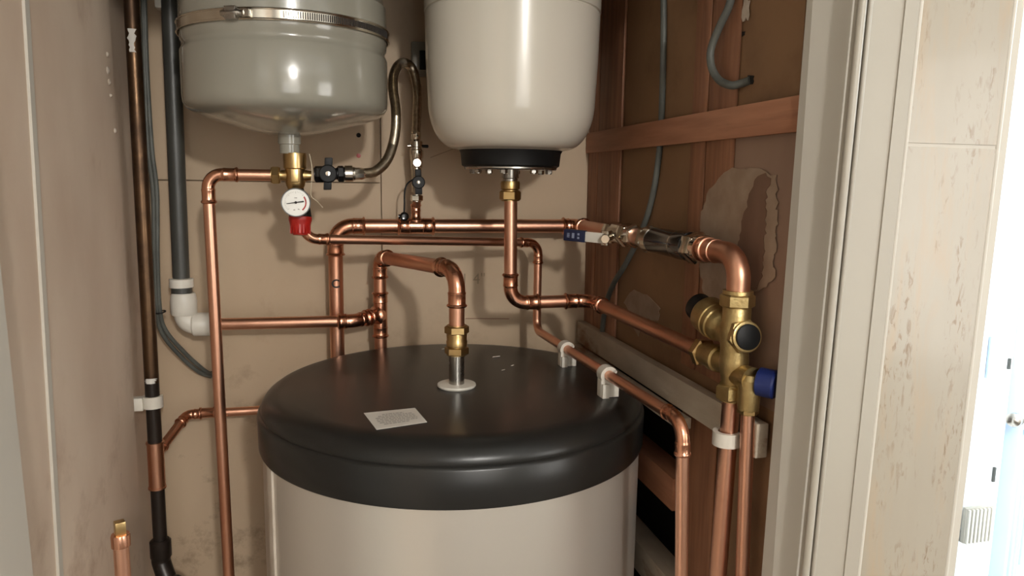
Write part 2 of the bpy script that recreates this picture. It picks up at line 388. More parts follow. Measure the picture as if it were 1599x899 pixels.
# hall behind the camera
struct('wall_hall_left', MB().bx(-1.4, -1.36, -2.6, .2, 0, TOP), 'paint')
struct('wall_hall_corner', MB().bx(-1.4, -.34, .2, .24, 0, TOP), 'paint')
struct('wall_hall_back', MB().bx(-1.4, -.75, -2.6, -2.56, 0, TOP).bx(.35, 3.2, -2.6, -2.56, 0, TOP).bx(-.75, .35, -2.6, -2.56, 2.05, TOP), 'paint')
# bright room to the right
struct('floor_bright', MB().bx(PN+.08, 3.15, .80, 2.59, .001, .006), 'white_paint')
struct('wall_far', MB().bx(.62, 3.2, 2.6, 2.64, 0, TOP), 'white_paint')
struct('wall_side', MB().bx(3.16, 3.2, -2.6, 2.6, 0, TOP), 'white_paint')

# timbers on the right
def timber(name, mb, material, label): return mb.build(name, material, None, label, 'timber')
y0 = P(962, 420, X=ST-.002).y
mb = MB().bx(ST-.002, PN-.001, y0, y0+(WB-y0)*.66, 0, TOP-.005, .0015).bx(ST-.002, PN-.001, y0+(WB-y0)*.66+.002, WB-.002, 0, TOP-.005, .0015)
timber('timber_stud', mb, 'timber', 'dark corner stud where the back board meets the brown right wall')
ya, yb = P(1106, 120, X=ST).y, P(1083, 120, X=ST).y
timber('timber_stud', MB().bx(ST, PN-.001, ya, yb, ZL+.02, TOP-.005, .002), 'timber', 'narrow upright stud in the middle of the right wall behind the rail')
yc = P(1150, 120, X=PN-.005).y
timber('timber_board', MB().bx(PN-.003, PN-.0005, yc, ya-.002, ZL+.02, TOP-.005, .0015), 'timber', 'flat upright board beside the middle stud, near the grey cable loop')
XR = .4865
zt = (P(971, 195, X=XR).z+P(1241, 154, X=XR).z)/2; zb = (P(920, 235, X=XR).z+P(1238, 213, X=XR).z)/2
yr = lt.y+(lb.y-lt.y)*(TOP-zt)/TOP+.001
timber('timber_rail', MB().box(((XR+ST-.0005)/2, (yr+WB-.003)/2, (zt+zb)/2), (ST-.0005-XR, WB-.003-yr, zt-zb), None, .001), 'timber_y', 'horizontal timber rail across the right wall above the lever valve')
# dusty batten on the right, lower
Xb = .475
zb1 = P(887, 494, X=Xb).z; zb2 = P(1117, 622, X=Xb).z; zbt = (zb1+zb2)/2
mb = MB().bx(Xb, ST-.003, .735, WB-.012, zbt-.042, zbt, .002).bx(Xb-.016, Xb+.004, .90, WB-.02, zbt-.062, zbt-.046, .002)
timber('timber_batten', mb, 'dusty', 'dusty grey horizontal batten on the right wall beside the cylinder lid')
# noggins crossing the dark void
za = P(1010, 712, X=PN-.02).z
timber('timber_noggin', MB().bx(PN-.02, PN+.02, yv-.02, y0-.005, za-.05, za, .002), 'timber_y', 'pale short noggin across the dark gap right of the cylinder, upper one')
za = P(1005, 858, X=PN-.02).z
timber('timber_noggin', MB().bx(PN-.02, PN+.02, yv-.02, y0-.005, za-.05, za, .002), 'dusty', 'chipped whitish noggin low in the dark gap right of the cylinder')
yq0, yq1 = P(1112, 800, X=ST).y, P(1062, 800, X=ST).y
timber('timber_board', MB().bx(ST, PN-.001, yq0, yq1, 0, zbt-.05, .002), 'timber', 'reddish brown upright board under the dusty batten behind the copper drop pipe')

# ------------------------------------------------------------------ hot water cylinder
ZT = 1.301; TX, TY, TR = .175, 1.079, .284
cyl = thing('hot_water_cylinder', (TX, TY, 0), 'large champagne hot water cylinder with a black plastic lid', 'water cylinder')
MB().lathe((TX, TY, 0), Z_, [(0.0, TR*.96), (.01, TR-.004), (ZT-.06, TR-.004)], 128).build('jacket', 'jacket', cyl)
prof = [(ZT-.077, TR-.008), (ZT-.078, TR), (ZT-.075, TR+.001), (ZT-.031, TR+.0015), (ZT-.028, TR-.0005), (ZT-.0265, TR-.0035), (ZT-.024, TR-.003), (ZT-.018, TR-.0045), (ZT-.011, TR-.0095), (ZT-.005, TR-.018), (ZT-.0015, TR-.028), (ZT, TR-.042), (ZT, .06), (ZT, .0)]
MB().lathe((TX, TY, 0), Z_, [(h, r) for h, r in prof], 160).build('lid', 'lid', cyl, 'black moulded lid with rounded shoulder', ang=50)
sa = rad(201)
d = Vector((math.cos(sa), math.sin(sa), 0)); tg = Vector((-d.y, d.x, 0))
MB().box(Vector((TX, TY, (ZT-.078)/2))+d*(TR-.003), (.004, .020, ZT-.080), (d, tg, Z_), .001).build('seam_strip', 'jacket_edge', cyl)
O = P(713, 603, Z=ZT)
zt_ = P(713, 551, Y=O.y).z
MB().lathe((O.x, O.y, ZT), Z_, [(0, .0), (0, .027), (.002, .0285), (.0042, .028), (.0048, .025), (.0048, .0)], 40).build('outlet_washer', 'white_plastic', cyl, 'white oval washer round the outlet')
MB().lathe((O.x, O.y, ZT), Z_, [(0.002, .0112), (zt_-ZT+.01, .0112)], 32).build('outlet_stub', 'steel', cyl, 'stainless steel outlet stub')
lc = [P(568, 645, Z=ZT+.0005), P(648, 637, Z=ZT+.0005), P(667, 659, Z=ZT+.0005), P(588, 671, Z=ZT+.0005)]
st = MB().prism(lc, (0, 0, .0004)).build('sticker', 'paper', cyl, 'white printed paper sticker')
mb = MB()
def lq(u, v): return lc[0]*(1-u)*(1-v)+lc[1]*u*(1-v)+lc[2]*u*v+lc[3]*(1-u)*v+Vector((0, 0, .0006))
for i, (u0, u1) in enumerate([(.30, .72), (.2, .86), (.13, .9), (.13, .9), (.12, .9), (.14, .88), (.2, .7)]):
    v = .2+i*.093; u = u0
    while u < u1:
        w = random.uniform(.03, .10); w = min(w, u1-u)
        mb.quad([lq(u, v), lq(u+w, v), lq(u+w, v+.05), lq(u, v+.05)]); u += w+.014
o = mb.build('sticker_print', 'ink_grey', st)
# scraps on the lid
for i, (px, py, s_, lab) in enumerate([(775, 557, .005, 'largest white paper scrap on the back of the lid'), (786, 578, .0022, 'tiny white crumb on the lid nearer than the paper scrap'), (693, 545, .0028, 'small pale crumb on the lid left of the brass coupling'), (800, 571, .0018, 'faint crumb on the lid right of the paper scraps')]):
    c = P(px, py, Z=ZT+.0006)
    MB().prism([c+Vector((-s_*1.4, -s_*.3, 0)), c+Vector((-s_*.3, -s_*.6, .0006)), c+Vector((s_*1.3, -s_*.1, .001)), c+Vector((s_*.9, s_*.5, .0005)), c+Vector((-s_*.9, s_*.4, 0))], (0, 0, .0008)).build('paper_scrap', 'paper', None, lab, 'scrap', 'white scraps on the lid')

# ------------------------------------------------------------------ grey expansion vessel
VY = 1.17
c0 = P(450, 150, Y=VY); gx = c0.x; R = .1455
zA = lambda py, px=452: P(px, py, Y=VY).z
ves = thing('expansion_vessel', (gx, VY, zA(235)), 'large grey expansion vessel strapped with a steel band, upper left', 'expansion vessel')
zlow = zA(176); zb_ = zA(212)
pr = [(zb_+.0005, .012), (zb_+.001, .03), (zb_+.006, .054), (zb_+.014, .086), (zb_+.022, .113), (zlow-.004, .132), (zlow+.001, .1405), (zlow+.008, .1445), (zlow+.018, R), (zA(92), R), (zA(88), R-.0015), (zA(84), R-.0035), (zA(79), R-.0035), (zA(75), R-.001), (zA(55), R), (zA(10), R-.001), (zA(6), R-.004), (zA(0), R-.005), (2.28, R-.005), (2.31, R-.03), (2.33, .05), (2.331, .001)]
MB().lathe((gx, VY, 0), Z_, pr, 128).build('shell', 'enamel_grey', ves)
MB().lathe((gx, VY, 0), Z_, [(zA(240), .0145), (zA(226), .0145), (zA(225), .0165), (zA(214), .0165), (zb_+.012, .019)], 32).build('neck', 'enamel_grey', ves)
# band, slightly out of level
zc = zA(56); tilt = -.010
def bandp(a, r, dz=0): return Vector((gx+r*math.cos(a), VY+r*math.sin(a), zc+dz-r*math.cos(a)*tilt))
mb = MB(); N = 96
mb.rings([[bandp(2*math.pi*i/N, R+.0010, -.0065), bandp(2*math.pi*i/N, R+.0026, -.0060), bandp(2*math.pi*i/N, R+.0026, .0060), bandp(2*math.pi*i/N, R+.0010, .0065)] for i in range(N)], closed=True)
for dz in (-.0065, .0065):
    mb.sweep([bandp(2*math.pi*i/N, R+.0026, dz) for i in range(N)], .0014, 8, closed=True)
band = mb.build('strap_band', 'chrome', ves, 'perforated steel strap band', ang=30)
mb = MB()
for i in range(64):
    a = rad(272)+rad(74)*i/64
    d = Vector((math.cos(a), math.sin(a), 0)); tg = Vector((-d.y, d.x, 0))
    mb.box(bandp(a, R+.0030), (.0010, .0011, .0085), (d, tg, Z_))
mb.build('slot_pattern', 'ink_dark', band)
a = rad(247); d = Vector((math.cos(a), math.sin(a), 0)); tg = Vector((-d.y, d.x, 0)); bc = bandp(a, R+.006)
mb = MB().box(bc, (.009, .016, .017), (d, tg, Z_), .002); mb.lathe(bc-tg*.014, tg, [(0, .0035), (.004, .0055), (.024, .0055), (.026, .004), (.032, .004)], 8)
mb.box(bc+tg*.020-d*.001, (.006, .010, .010), (d, tg, Z_), .001)
mb.build('clamp_screw', 'steel', band)

# ------------------------------------------------------------------ white expansion vessel
wx = P(800, 50, Y=VY).x; RW = .137
zW = lambda py, px=800: P(px, py, Y=VY).z
wv = thing('expansion_vessel', (wx, VY, zW(285)), 'smaller white expansion vessel with a black bottom skirt, upper middle', 'expansion vessel')
zt0 = zW(238); zs0 = zW(160)
pr = [(zt0, .02), (zt0, .076), (zt0+.004, .088)]
for i in range(13):
    a = rad(90*i/12); pr.append((zs0-(zs0-zt0-.004)*math.cos(a), .088+(RW-.0045-.088)*math.sin(a)))
pr += [(zW(100), RW-.0015), (zW(28), RW), (zW(26), RW+.0002), (zW(25), RW-.002), (zW(23), RW-.002), (zW(22), RW+.0008), (zW(0), RW+.001), (2.18, RW), (2.24, RW-.02), (2.28, .06), (2.285, .001)]
MB().lathe((wx, VY, 0), Z_, pr, 128).build('shell', 'enamel_white', wv)
z1, z2 = zW(236), zW(262)
MB().lathe((wx, VY, 0), Z_, [(z2+.001, .01), (z2, .074), (z2+.003, .0785), (z1-.004, .0805), (z1, .083), (z1+.003, .083), (z1+.004, .02)], 72).build('skirt', 'black', wv, 'black plastic skirt')
MB().lathe((wx, VY, 0), Z_, [(z2-.0035, .012), (z2-.0035, .073), (z2-.002, .0745), (z2+.0005, .0745), (z2+.0008, .01)], 72).build('flange', 'steel', wv, 'shiny steel flange plate')
for i in range(8):
    a = rad(22+45*i); MB().hexa((wx+.062*math.cos(a), VY+.062*math.sin(a), z2-.009), Z_, .0055, .006, rad(13*i)).build('bolt', 'steel', wv)
MB().lathe((wx, VY, 0), Z_, [(zW(284), .012), (zW(279), .012), (zW(278), .014), (zW(272), .0135), (z2-.003, .0135)], 28).build('outlet_neck', 'steel', wv)
CZ = [zW(313), zW(283)]
# ------------------------------------------------------------------ cold feed pipe under white vessel -> valve group
rc = .0106
cw = thing('copper_pipe', (wx, VY, zW(470)), 'copper pipe dropping from the white vessel then elbowing right to the brass valve group', 'pipe')
zE = P(795, 473, Y=VY).z
eB = P(922, 476, Y=VY)
MBX, MBY = .445, .772
ctr = P(1148, 530, Y=MBY); MBX = ctr.x
portL = P(1098, 550, X=MBX-.004)
A = Vector((wx+.003, VY, zE)); B = Vector((eB.x, VY, zE+.001))
run(cw, [Vector((wx+.001, VY, CZ[0]+.008)), A, B, portL], rc)
zn = CZ
mb = MB().hexa((wx, VY, zn[0]), Z_, .016, .0175, rad(10)); mb.lathe((wx, VY, zn[0]+.017), Z_, [(0, .013), (.002, .0155), (.010, .016), (.014, .015), (zn[1]-zn[0]-.017, .0135)], 28)
mb.build('compression_coupling', 'brass', cw, 'brass compression coupling')

# ------------------------------------------------------------------ valve manifold with gauge
gmY = VY
gm = thing('safety_valve_manifold', P(462, 270, Y=gmY), 'brass manifold with white pressure gauge and red cap under the grey vessel', 'pressure valve')
mc = P(461, 274, Y=gmY)
zg_ = lambda py: P(461, py, Y=gmY).z
mb = MB().lathe((mc.x, gmY, 0), Z_, [(zg_(296), .011), (zg_(290), .0135), (zg_(285), .0148), (zg_(264), .0150), (zg_(262.5), .0168), (zg_(243), .0172), (zg_(239), .0165)], 32)
mb.box((mc.x, gmY-.012, mc.z), (.012, .012, .020), None, .002)
xl = P(430, 272, Y=gmY).x; xrr = P(487, 274, Y=gmY).x
mb.lathe((xl, gmY, mc.z), X_, [(0, .0085), (.004, .0085), (.008, .0075), (.016, .0085), (mc.x-xl, .0115)], 24)
mb.lathe((mc.x, gmY, mc.z), X_, [(0, .0115), (.016, .0085), (xrr-mc.x-.004, .0075), (xrr-mc.x, .0075)], 24)
mb.build('manifold_body', 'brass', gm)
MB().hexa((P(424, 272, Y=gmY).x, gmY, mc.z), X_, .012, .0145, rad(0)).build('compression_nut', 'brass', gm)
# gauge
gY = gmY-.035
gc = P(462, 316, Y=gY)
gd = (CAM-gc); gd.z *= .4; gd = gd.normalized()*1.0
gd = Vector((gd.x*.6-.02, gd.y, gd.z)).normalized()
gr = rpx(45, gc)
gg = MB().lathe(gc-gd*.016, gd, [(0, .006), (.002, gr*.95), (.004, gr), (.017, gr), (.019, gr*.985), (.0185, gr*.93), (.016, gr*.92)], 48).build('gauge', 'gauge_rim', gm, 'round pressure gauge')
MB().lathe(gc-gd*.001, gd, [(0, gr*.93), (.0015, gr*.93)], 48).build('dial', 'glass_white', gg, 'white dial with dark needle')
gu = Z_.cross(gd).normalized(); gv = gd.cross(gu)
def dp(a, r, h=.0008): return gc+gd*h+gu*(math.cos(a)*r*gr)+gv*(math.sin(a)*r*gr)
mb = MB()
for i in range(31):
    a = rad(222-264*i/30); w = rad(.9); r0 = .62 if i % 5 == 0 else .70
    mb.quad([dp(a-w, r0), dp(a-w, .76), dp(a+w, .76), dp(a+w, r0)])
mb.quad([dp(rad(105), .36), dp(rad(75), .36), dp(rad(72), .30), dp(rad(108), .30)])
mb.quad([dp(rad(262), .56), dp(rad(250), .58), dp(rad(252), .50), dp(rad(264), .48)])
mb.quad([dp(rad(285), .52), dp(rad(297), .56), dp(rad(296), .48), dp(rad(284), .44)])
mb.build('scale_marks', 'ink_grey', gg)
mb = MB()
for i in range(14):
    a0, a1 = rad(36-6.2*i), rad(36-6.2*(i+1)); mb.quad([dp(a0, .62), dp(a0, .72), dp(a1, .72), dp(a1, .62)])
mb.build('red_zone', 'red', gg)
mb = MB(); th = rad(8)
def np_(l, w): return gc+gd*.0022+(gu*math.cos(th)+gv*math.sin(th))*l*gr+(-gu*math.sin(th)+gv*math.cos(th))*w*gr
mb.prism([np_(-.62, -.02), np_(.05, -.035), np_(.52, -.05), np_(.56, 0), np_(.52, .05), np_(.05, .035), np_(-.62, .02)], gd*.0006)
mb.lathe(gc+gd*.0015, gd, [(0, .09*gr), (.002, .09*gr)], 16)
mb.build('needle', 'ink_dark', gg)
# relief valve body behind the gauge, red cap below
rv0 = P(466, 300, Y=gmY); rv1 = P(469, 338, Y=gmY-.004); rv2 = P(469, 367, Y=gmY-.008)
ax = (rv2-rv1).normalized(); L = (rv2-rv1).length
MB().lathe(P(463, 292, Y=gmY), (rv1-P(463, 292, Y=gmY)), [(0, .010), (.01, .011), (.016, .0155), ((rv1-P(463, 292, Y=gmY)).length+.002, .0165)], 28).build('relief_valve', 'black', gm)
mb = MB().lathe(rv1, ax, [(0, .0155), (.001, .0172), (.006, .0172), (.0075, .0165), (L*.55, .0148), (L-.003, .0118), (L, .0105)], 40)
for i in range(18):
    a = 2*math.pi*i/18; u, v, w = frame(ax); d = u*math.cos(a)+v*math.sin(a)
    mb.box(rv1+ax*(L*.55)+d*.0147, (.0012, .0020, L*.75), (d, w.cross(d), w))
mb.build('red_cap', 'red', gm, 'red ribbed relief cap')
mb = MB(); w0 = P(484, 238, Y=gmY-.02)
mb.sweep(spline([P(483, 240, Y=gmY-.018), P(487, 262, Y=gmY-.02), P(486, 290, Y=gmY-.02), P(486, 306, Y=gmY-.02), P(495, 314, Y=gmY-.015), P(504, 324, Y=gmY-.01)], 8), .0006, 6)
mb.build('sealing_thread', 'thread', gm)

# left riser from the manifold
rl = .0085
lr_ = thing('copper_pipe', (P(340, 600, Y=gmY).x, gmY, 0), 'long upright copper pipe at left, elbowed into the gauge manifold', 'pipe')
e1 = P(324, 272, Y=gmY); e1.z = mc.z
bt = P(357, 890, Y=gmY-.002); dvv = (bt-e1)/(e1.z-bt.z); bt = e1+dvv*(e1.z-.003)
run(lr_, [Vector((P(426, 272, Y=gmY).x, gmY, mc.z)), e1, bt], rl, R=.02, s=.02)

# ------------------------------------------------------------------ black handled valve on the manifold's right + hose
def bvalve(root, c, ax, hd, L, rb, handle_len, body='chrome'):
    """small ball valve: barrel along ax, black butterfly handle facing hd"""
    ax = Vector(ax).normalized(); hd = Vector(hd).normalized()
    MB().lathe(c-ax*L/2, ax, [(0, rb*.6), (L*.12, rb*.75), (L*.3, rb*.75), (L*.5, rb*.85), (L*.7, rb*.75), (L, rb*.7)], 24).build('valve_body', body, root)
    h = MB(); w = hd.cross(ax).normalized()
    h.lathe(c+hd*rb*.8, hd, [(0, rb*.8), (.002, rb*1.1), (.010, rb*1.1), (.0115, rb*.95)], 32)
    return h, w
hv = thing('isolating_valve', P(512, 272, Y=gmY), 'small valve with black butterfly handle right of the gauge manifold', 'valve')
vA, vB = P(489, 272, Y=gmY), P(551, 271, Y=gmY); va = (vB-vA).normalized()
vc = P(513, 272, Y=gmY)
face = Vector((-.05, -1, .05)).normalized()
mb = MB().hexa(vA+va*.002, va, .014, .0125, .3); mb.lathe(vA+va*.016, va, [(0, .009), (.02, .009)], 20); mb.hexa(vA+va*.036, va, .010, .0125, .3)
mb.build('valve_body', 'black_gloss', hv)
h = MB().lathe(vc-face*.0+face*.006, face, [(0, .011), (.002, .0135), (.010, .0135), (.0115, .012)], 32)
hz = Vector((.06, 0, 1)).normalized()
for s_ in (1, -1):
    h.box(vc+face*.011+hz*s_*.0155, (.0115, .009, .017), (va, face, hz), .0015)
hh = h.build('handle', 'black', hv)
MB().lathe(vc+face*.0172, face, [(0, .0035), (.0012, .0035), (.0016, .001)], 16).build('handle_screw', 'chrome', hh, 'bright screw in the handle')
mb = MB().lathe(vA+va*.0465, va, [(0, .0105), (.001, .0125), (.012, .0125), (.013, .0105), (.016, .010)], 28)
mb.build('union_nut', 'chrome', hv)
hs = thing('braided_hose', P(620, 120, Y=1.2), 'braided steel filling hose looping up between the two vessels', 'hose')
HY = gmY
p0 = P(552, 271, Y=HY); p1 = P(570, 271, Y=HY)
MB().lathe(p0, p1-p0, [(0, .0075), (.0015, .009), ((p1-p0).length*.7, .0092), ((p1-p0).length, .0075)], 8).build('hose_ferrule', 'chrome', hs)
HT = 1.335
path = [P(566, 271, Y=HY), P(585, 268, Y=HY+.005), P(603, 252, Y=HY+.015), P(613, 228, Y=HY+.025), P(618, 200, Y=HY+.035), P(618, 170, Y=HY+.05), P(614, 140, Y=HY+.07), P(615, 117, Y=HY+.09), P(622, 102, Y=HY+.11), P(632, 98, Y=HT-.025), P(643, 106, Y=HT-.01), P(649, 124, Y=HT-.004), P(652, 150, Y=HT), P(651, 180, Y=HT), P(650, 208, Y=HT)]
sp = spline(path, 30)
MB().sweep(sp, .0074, 18).build('hose_braid', 'braid', hs)
mb = MB(); acc = 0
for i in range(1, len(sp)-1):
    mb.torus(sp[i], sp[i+1]-sp[i-1], .0074, .0006, 16, 5)
mb.build('hose_wrap', 'braid', hs)
p0, p1 = P(650, 204, Y=HT), P(649.5, 219, Y=HT)
MB().lathe(p0, p1-p0, [(0, .0068), (.002, .0085), (.014, .0085), ((p1-p0).length, .0065)], 8).build('hose_ferrule', 'chrome', hs)

# filling valve chain under hose
fv = thing('filling_valve', P(650, 300, Y=HT), 'upright filling valve chain with black handle standing on the copper tee', 'valve')
fx = lambda py: P(650.5, py, Y=HT)
q0, q1 = fx(310), fx(219); dn = (q1-q0).normalized(); LL = (q1-q0).length
zr = lambda py: (fx(py)-q0).dot(dn)
mb = MB().lathe(q0, dn, [(zr(300), .0085), (zr(262), .009), (zr(261), .0105), (zr(248), .0105), (zr(246), .0122), (zr(235), .0122), (zr(233), .0095), (zr(230), .0095), (zr(229), .0108), (zr(221), .0108), (zr(219), .008)], 24)
mb.hexa(fx(314), dn, .011, .0115, .2)
mb.build('valve_body', 'chrome', fv)
f2 = Vector((-.05, -1, .05)).normalized()
MB().hexa(fx(255)+f2*.006, f2, .009, .0085, .2).build('test_plug', 'chrome', fv)
mb = MB().lathe(fx(228)-X_*.016, X_, [(0, .003), (.008, .003), (.009, .002), (.016, .002)], 12); mb.build('test_nipple', 'chrome', fv)
mb = MB().lathe(fx(228)+X_*.008, X_, [(0, .0025), (.012, .0028), (.013, .002)], 12); mb.build('test_nipple', 'black', fv)
hc = P(653, 285, Y=HT-.012)
h = MB().lathe(hc, f2, [(0, .009), (.002, .0115), (.010, .0115), (.0115, .010)], 28)
hz = Vector((-.03, 0, 1)).normalized(); vx = Vector((1, 0, .0))
h.box(hc+f2*.005+hz*.014, (.0105, .009, .018), (vx, f2, hz), .0015); h.box(hc+f2*.005-hz*.013, (.0125, .009, .016), (vx, f2, hz), .0015)
hh = h.build('handle', 'black', fv)
MB().lathe(hc+f2*.0112, f2, [(0, .003), (.0012, .003), (.0016, .001)], 16).build('handle_screw', 'chrome', hh, 'bright screw in the handle')
mb = MB().sweep(spline([P(645, 280, Y=HT-.006), P(636, 287, Y=HT-.012), P(632, 300, Y=HT-.014), P(631.5, 318, Y=HT-.014), P(631, 332, Y=HT-.014)], 8), .0015, 8)
mb.build('cap_tether', 'black', fv)
cc = P(631, 338, Y=HT-.014); mb = MB().lathe(cc, f2, [(0, .0075), (.008, .008), (.009, .006), (.0085, .0035)], 20); mb.torus(cc+f2*.008, f2, .0055, .0012, 20, 6); mb.lathe(cc-X_*.010, X_, [(0, .004), (.01, .004)], 14)
mb.build('end_cap', 'black_gloss', fv)

# ------------------------------------------------------------------ upper horizontal copper with tee
HP = 1.345; ru = .0127
uh = thing('copper_pipe', P(522, 460, Y=HP), 'thick copper pipe rising from behind the cylinder then running right under the filling valve', 'pipe')
c1 = P(523, 353, Y=HP); zU = c1.z
ce = P(903, 353, Y=HP); ce.z = zU
tc_ = P(649.5, 353, Y=HP); tc_.z = zU
lowp = Vector((c1.x, HP, .9))
# vertical, elbow, left stretch
kk = elbow(uh, c1, Z_, X_, ru, R=.030, s=.02)
MB().sweep([c1-Z_*kk, lowp], ru, 24).build('pipe', 'copper', uh)
MB().sweep([c1+X_*kk, tc_], ru, 24).build('pipe', 'copper', uh)
tee(uh, tc_, X_, Z_, ru, .0076, L=.034, Lb=P(650, 318, Y=HP).z-zU)
levB = P(1138, 396, Y=.790)
k2 = elbow(uh, ce, X_, (levB-ce), ru, R=.018, s=.012)
MB().sweep([tc_, ce-X_*k2], ru, 24).build('pipe', 'copper', uh)
MB().sweep([P(650.5, 322, Y=HP-.002), fx(308)], .0076, 20).build('branch_pipe', 'copper', uh)
LD = (levB-ce).normalized()
on = lambda px: online(ce, levB, px)
MB().sweep([ce+LD*k2, on(962)], ru, 24).build('pipe', 'copper', uh)
text('pipe_mark', 'C', .021, Vector((c1.x-.001, HP-ru-.0006, P(524, 442, Y=HP).z)), X_, Z_, 'ink_dark', uh, label='hand-written letter C')

# lever valve
lv = thing('lever_valve', on(965), 'chrome lever ball valve with a blue-sleeved handle on the right', 'valve')
mb = MB()
def hexon(mb, px0, px1, r, rot=.2):
    a, b = on(px0), on(px1); mb.hexa(a, LD, (b-a).length, r, rot)
def latheon(mb, px0, px1, r0, r1=None):
    a, b = on(px0), on(px1); mb.lathe(a, LD, [(0, r0), ((b-a).length, r1 or r0)], 28)
hexon(mb, 952, 962, .019); latheon(mb, 961, 976, .0165); hexon(mb, 974, 984, .0195); latheon(mb, 983, 988, .016); hexon(mb, 986, 994, .0185, .5)
mb.build('valve_body', 'chrome', lv)
s0 = P(957, 373, Y=on(966).y-.002); s0 = on(966)+Vector((-.014, -.006, -.002))
h1 = P(941, 372, Y=s0.y-.006); h2 = P(882, 366, Y=s0.y+.045)
hdv = (h2-h1).normalized(); hn = hdv.cross(Z_).normalized(); hz = hn.cross(hdv).normalized()
if hz.z < 0: hz = -hz
mb = MB().lathe(s0, h1-s0, [(0, .008), ((h1-s0).length, .007)], 16); 
mb.hexa(h1-hdv*.004+Vector((0,-.004,0)), Vector((-.5,-1,0)), .008, .008)
mb.box(h1+Vector((.004, 0, 0)), (.012, .004, .024), (hdv, hn, hz), .001)
mb.build('lever_stem', 'chrome', lv)
LH = (h2-h1).length
def seg(a, b, w, t, mat_, nm, lab=None):
    c = h1+hdv*((a+b)/2*LH); return MB().box(c, ((b-a)*LH, t, w), (hdv, hn, hz), min(t*.3, .0012)).build(nm, mat_, lv, lab)
lp = seg(-.02, .55, rpx(16, h1)*2, .0035, 'white_plastic', 'lever_plate', 'pale grey steel lever plate')
ls = seg(.44, 1.0, rpx(18.5, h1)*2, .009, 'blue_dark', 'lever_sleeve', 'dark blue plastic lever sleeve')
nn = hn if hn.dot(CAM-h1) > 0 else -hn
mb = MB()
for t_, w_, kinds in ((.60, .006, 'D'), (.74, .007, 'B'), (.87, .006, 'S')):
    c = h1+hdv*(t_*LH)+nn*.0047
    if kinds == 'B': mb.box(c, (.0045, .0006, .0085), (hdv, hn, hz))
    elif kinds == 'D':
        mb.box(c+hz*.003, (.0035, .0006, .0035), (hdv, hn, hz)); mb.box(c-hz*.003, (.0035, .0006, .0035), (hdv, hn, hz))
    else:
        mb.box(c, (.0045, .0006, .0020), (hdv, hn, hz)); mb.box(c+hz*.0028, (.0045, .0006, .0014), (hdv, hn, hz)); mb.box(c-hz*.0028, (.0045, .0006, .0014), (hdv, hn, hz))
mb.build('sleeve_marks', 'ink_white', ls)

# link pipe + dark glass filter / check valve
cf = thing('check_valve', on(1050), 'glossy black and chrome inline check valve between lever valve and copper bend', 'valve')
mb = MB(); hexon(mb, 1009, 1016, .0205, .3); latheon(mb, 1015, 1023, .019); mb.build('hex_nut', 'chrome', cf)
mb = MB(); hexon(mb, 1079, 1094, .0215, .3); latheon(mb, 1093, 1100, .018); mb.build('hex_nut', 'chrome', cf)
a, b = on(1021), on(1080); L = (b-a).length
MB().lathe(a, LD, [(0, .017), (.001, .0185), (L*.7, .0187), (L*.72, .0195), (L-.001, .0195), (L, .018)], 40).build('valve_barrel', 'black_gloss', cf)
a, b = on(1060), on(1068); MB().lathe(a, LD, [(0, .0188), (.0008, .0194), ((b-a).length, .0194)], 40).build('clear_ring', 'chrome', cf)
lk = thing('copper_pipe', on(1002), 'short copper stub joining the lever valve to the black check valve', 'pipe')
MB().sweep([on(992), on(1011)], ru, 24).build('pipe', 'copper', lk)
bend = thing('copper_bend', levB, 'wide copper bend curving down into the top of the brass valve group', 'pipe')
zTopNut = P(1147, 452, X=MBX).z
vtx = Vector((MBX, MBY, 0))
corner = on(1142); corner = Vector((MBX, MBY, corner.z))
d1 = (corner-on(1098)).normalized()
pts, kq = arc(corner, d1, -Z_, .030)
sA = on(1096)
MB().sweep([sA, pts[0]], .0125, 28).build('pipe', 'copper', bend)
pr = [(sA+d1*.012, .0128), (sA+d1*.0125, .0160), (sA+d1*.0165, .0160), (sA+d1*.017, .0142), (sA+d1*.030, .0142), (sA+d1*.0305, .0150), (sA+d1*.0335, .0150), (sA+d1*.034, .0138)]
P_ = [p for p, _ in pr if (pts[0]-p).dot(d1) > .001]; R_ = [r for p, r in pr if (pts[0]-p).dot(d1) > .001]
MB().sweep(P_+pts+[Vector((MBX, MBY, zTopNut-.006))], R_+[.0138]*len(pts)+[.0138], 32).build('elbow', 'copper', bend)

# ------------------------------------------------------------------ brass valve group
vg = thing('valve_group', (MBX, MBY, P(1135, 610, X=MBX).z), 'brass multi-port valve group with black knob and blue cap beside the door frame', 'valve')
zv = lambda py: P(1140, py, X=MBX).z
O3 = Vector((MBX, MBY, 0))
mb = MB().lathe(O3, Z_, [(zv(600), .0135), (zv(585), .0145), (zv(578), .0165), (zv(560), .0175), (zv(545), .0165), (zv(520), .0185), (zv(505), .0185), (zv(495), .0165), (zv(478), .0165), (zv(474), .0150)], 36)
# bell towards the back
bdir = Vector((-.05, 1, .26)).normalized(); bo = Vector((MBX, MBY, zv(523)))
mb.lathe(bo, bdir, [(0, .018), (.018, .0165), (.022, .0165), (.026, .019), (.031, .0205), (.036, .0205), (.037, .0225), (.045, .0225), (.046, .0238), (.066, .0238), (.070, .021), (.072, .016)], 40)
# left port
pd = (portL-Vector((MBX, MBY, portL.z))); po = Vector((MBX, MBY, zv(568)))
pdir = (portL-po).normalized(); pl = (portL-po).length
mb.lathe(po, pdir, [(0, .0145), (pl*.42, .0140), (pl*.45, .0165), (pl*.62, .0168), (pl*.66, .0150), (pl*.92, .0150)], 32)
# front port
fd = Vector((-.02, -1, .10)).normalized(); fo = Vector((MBX, MBY, zv(519)))
mb.lathe(fo, fd, [(0, .0165), (.020, .0150)], 32)
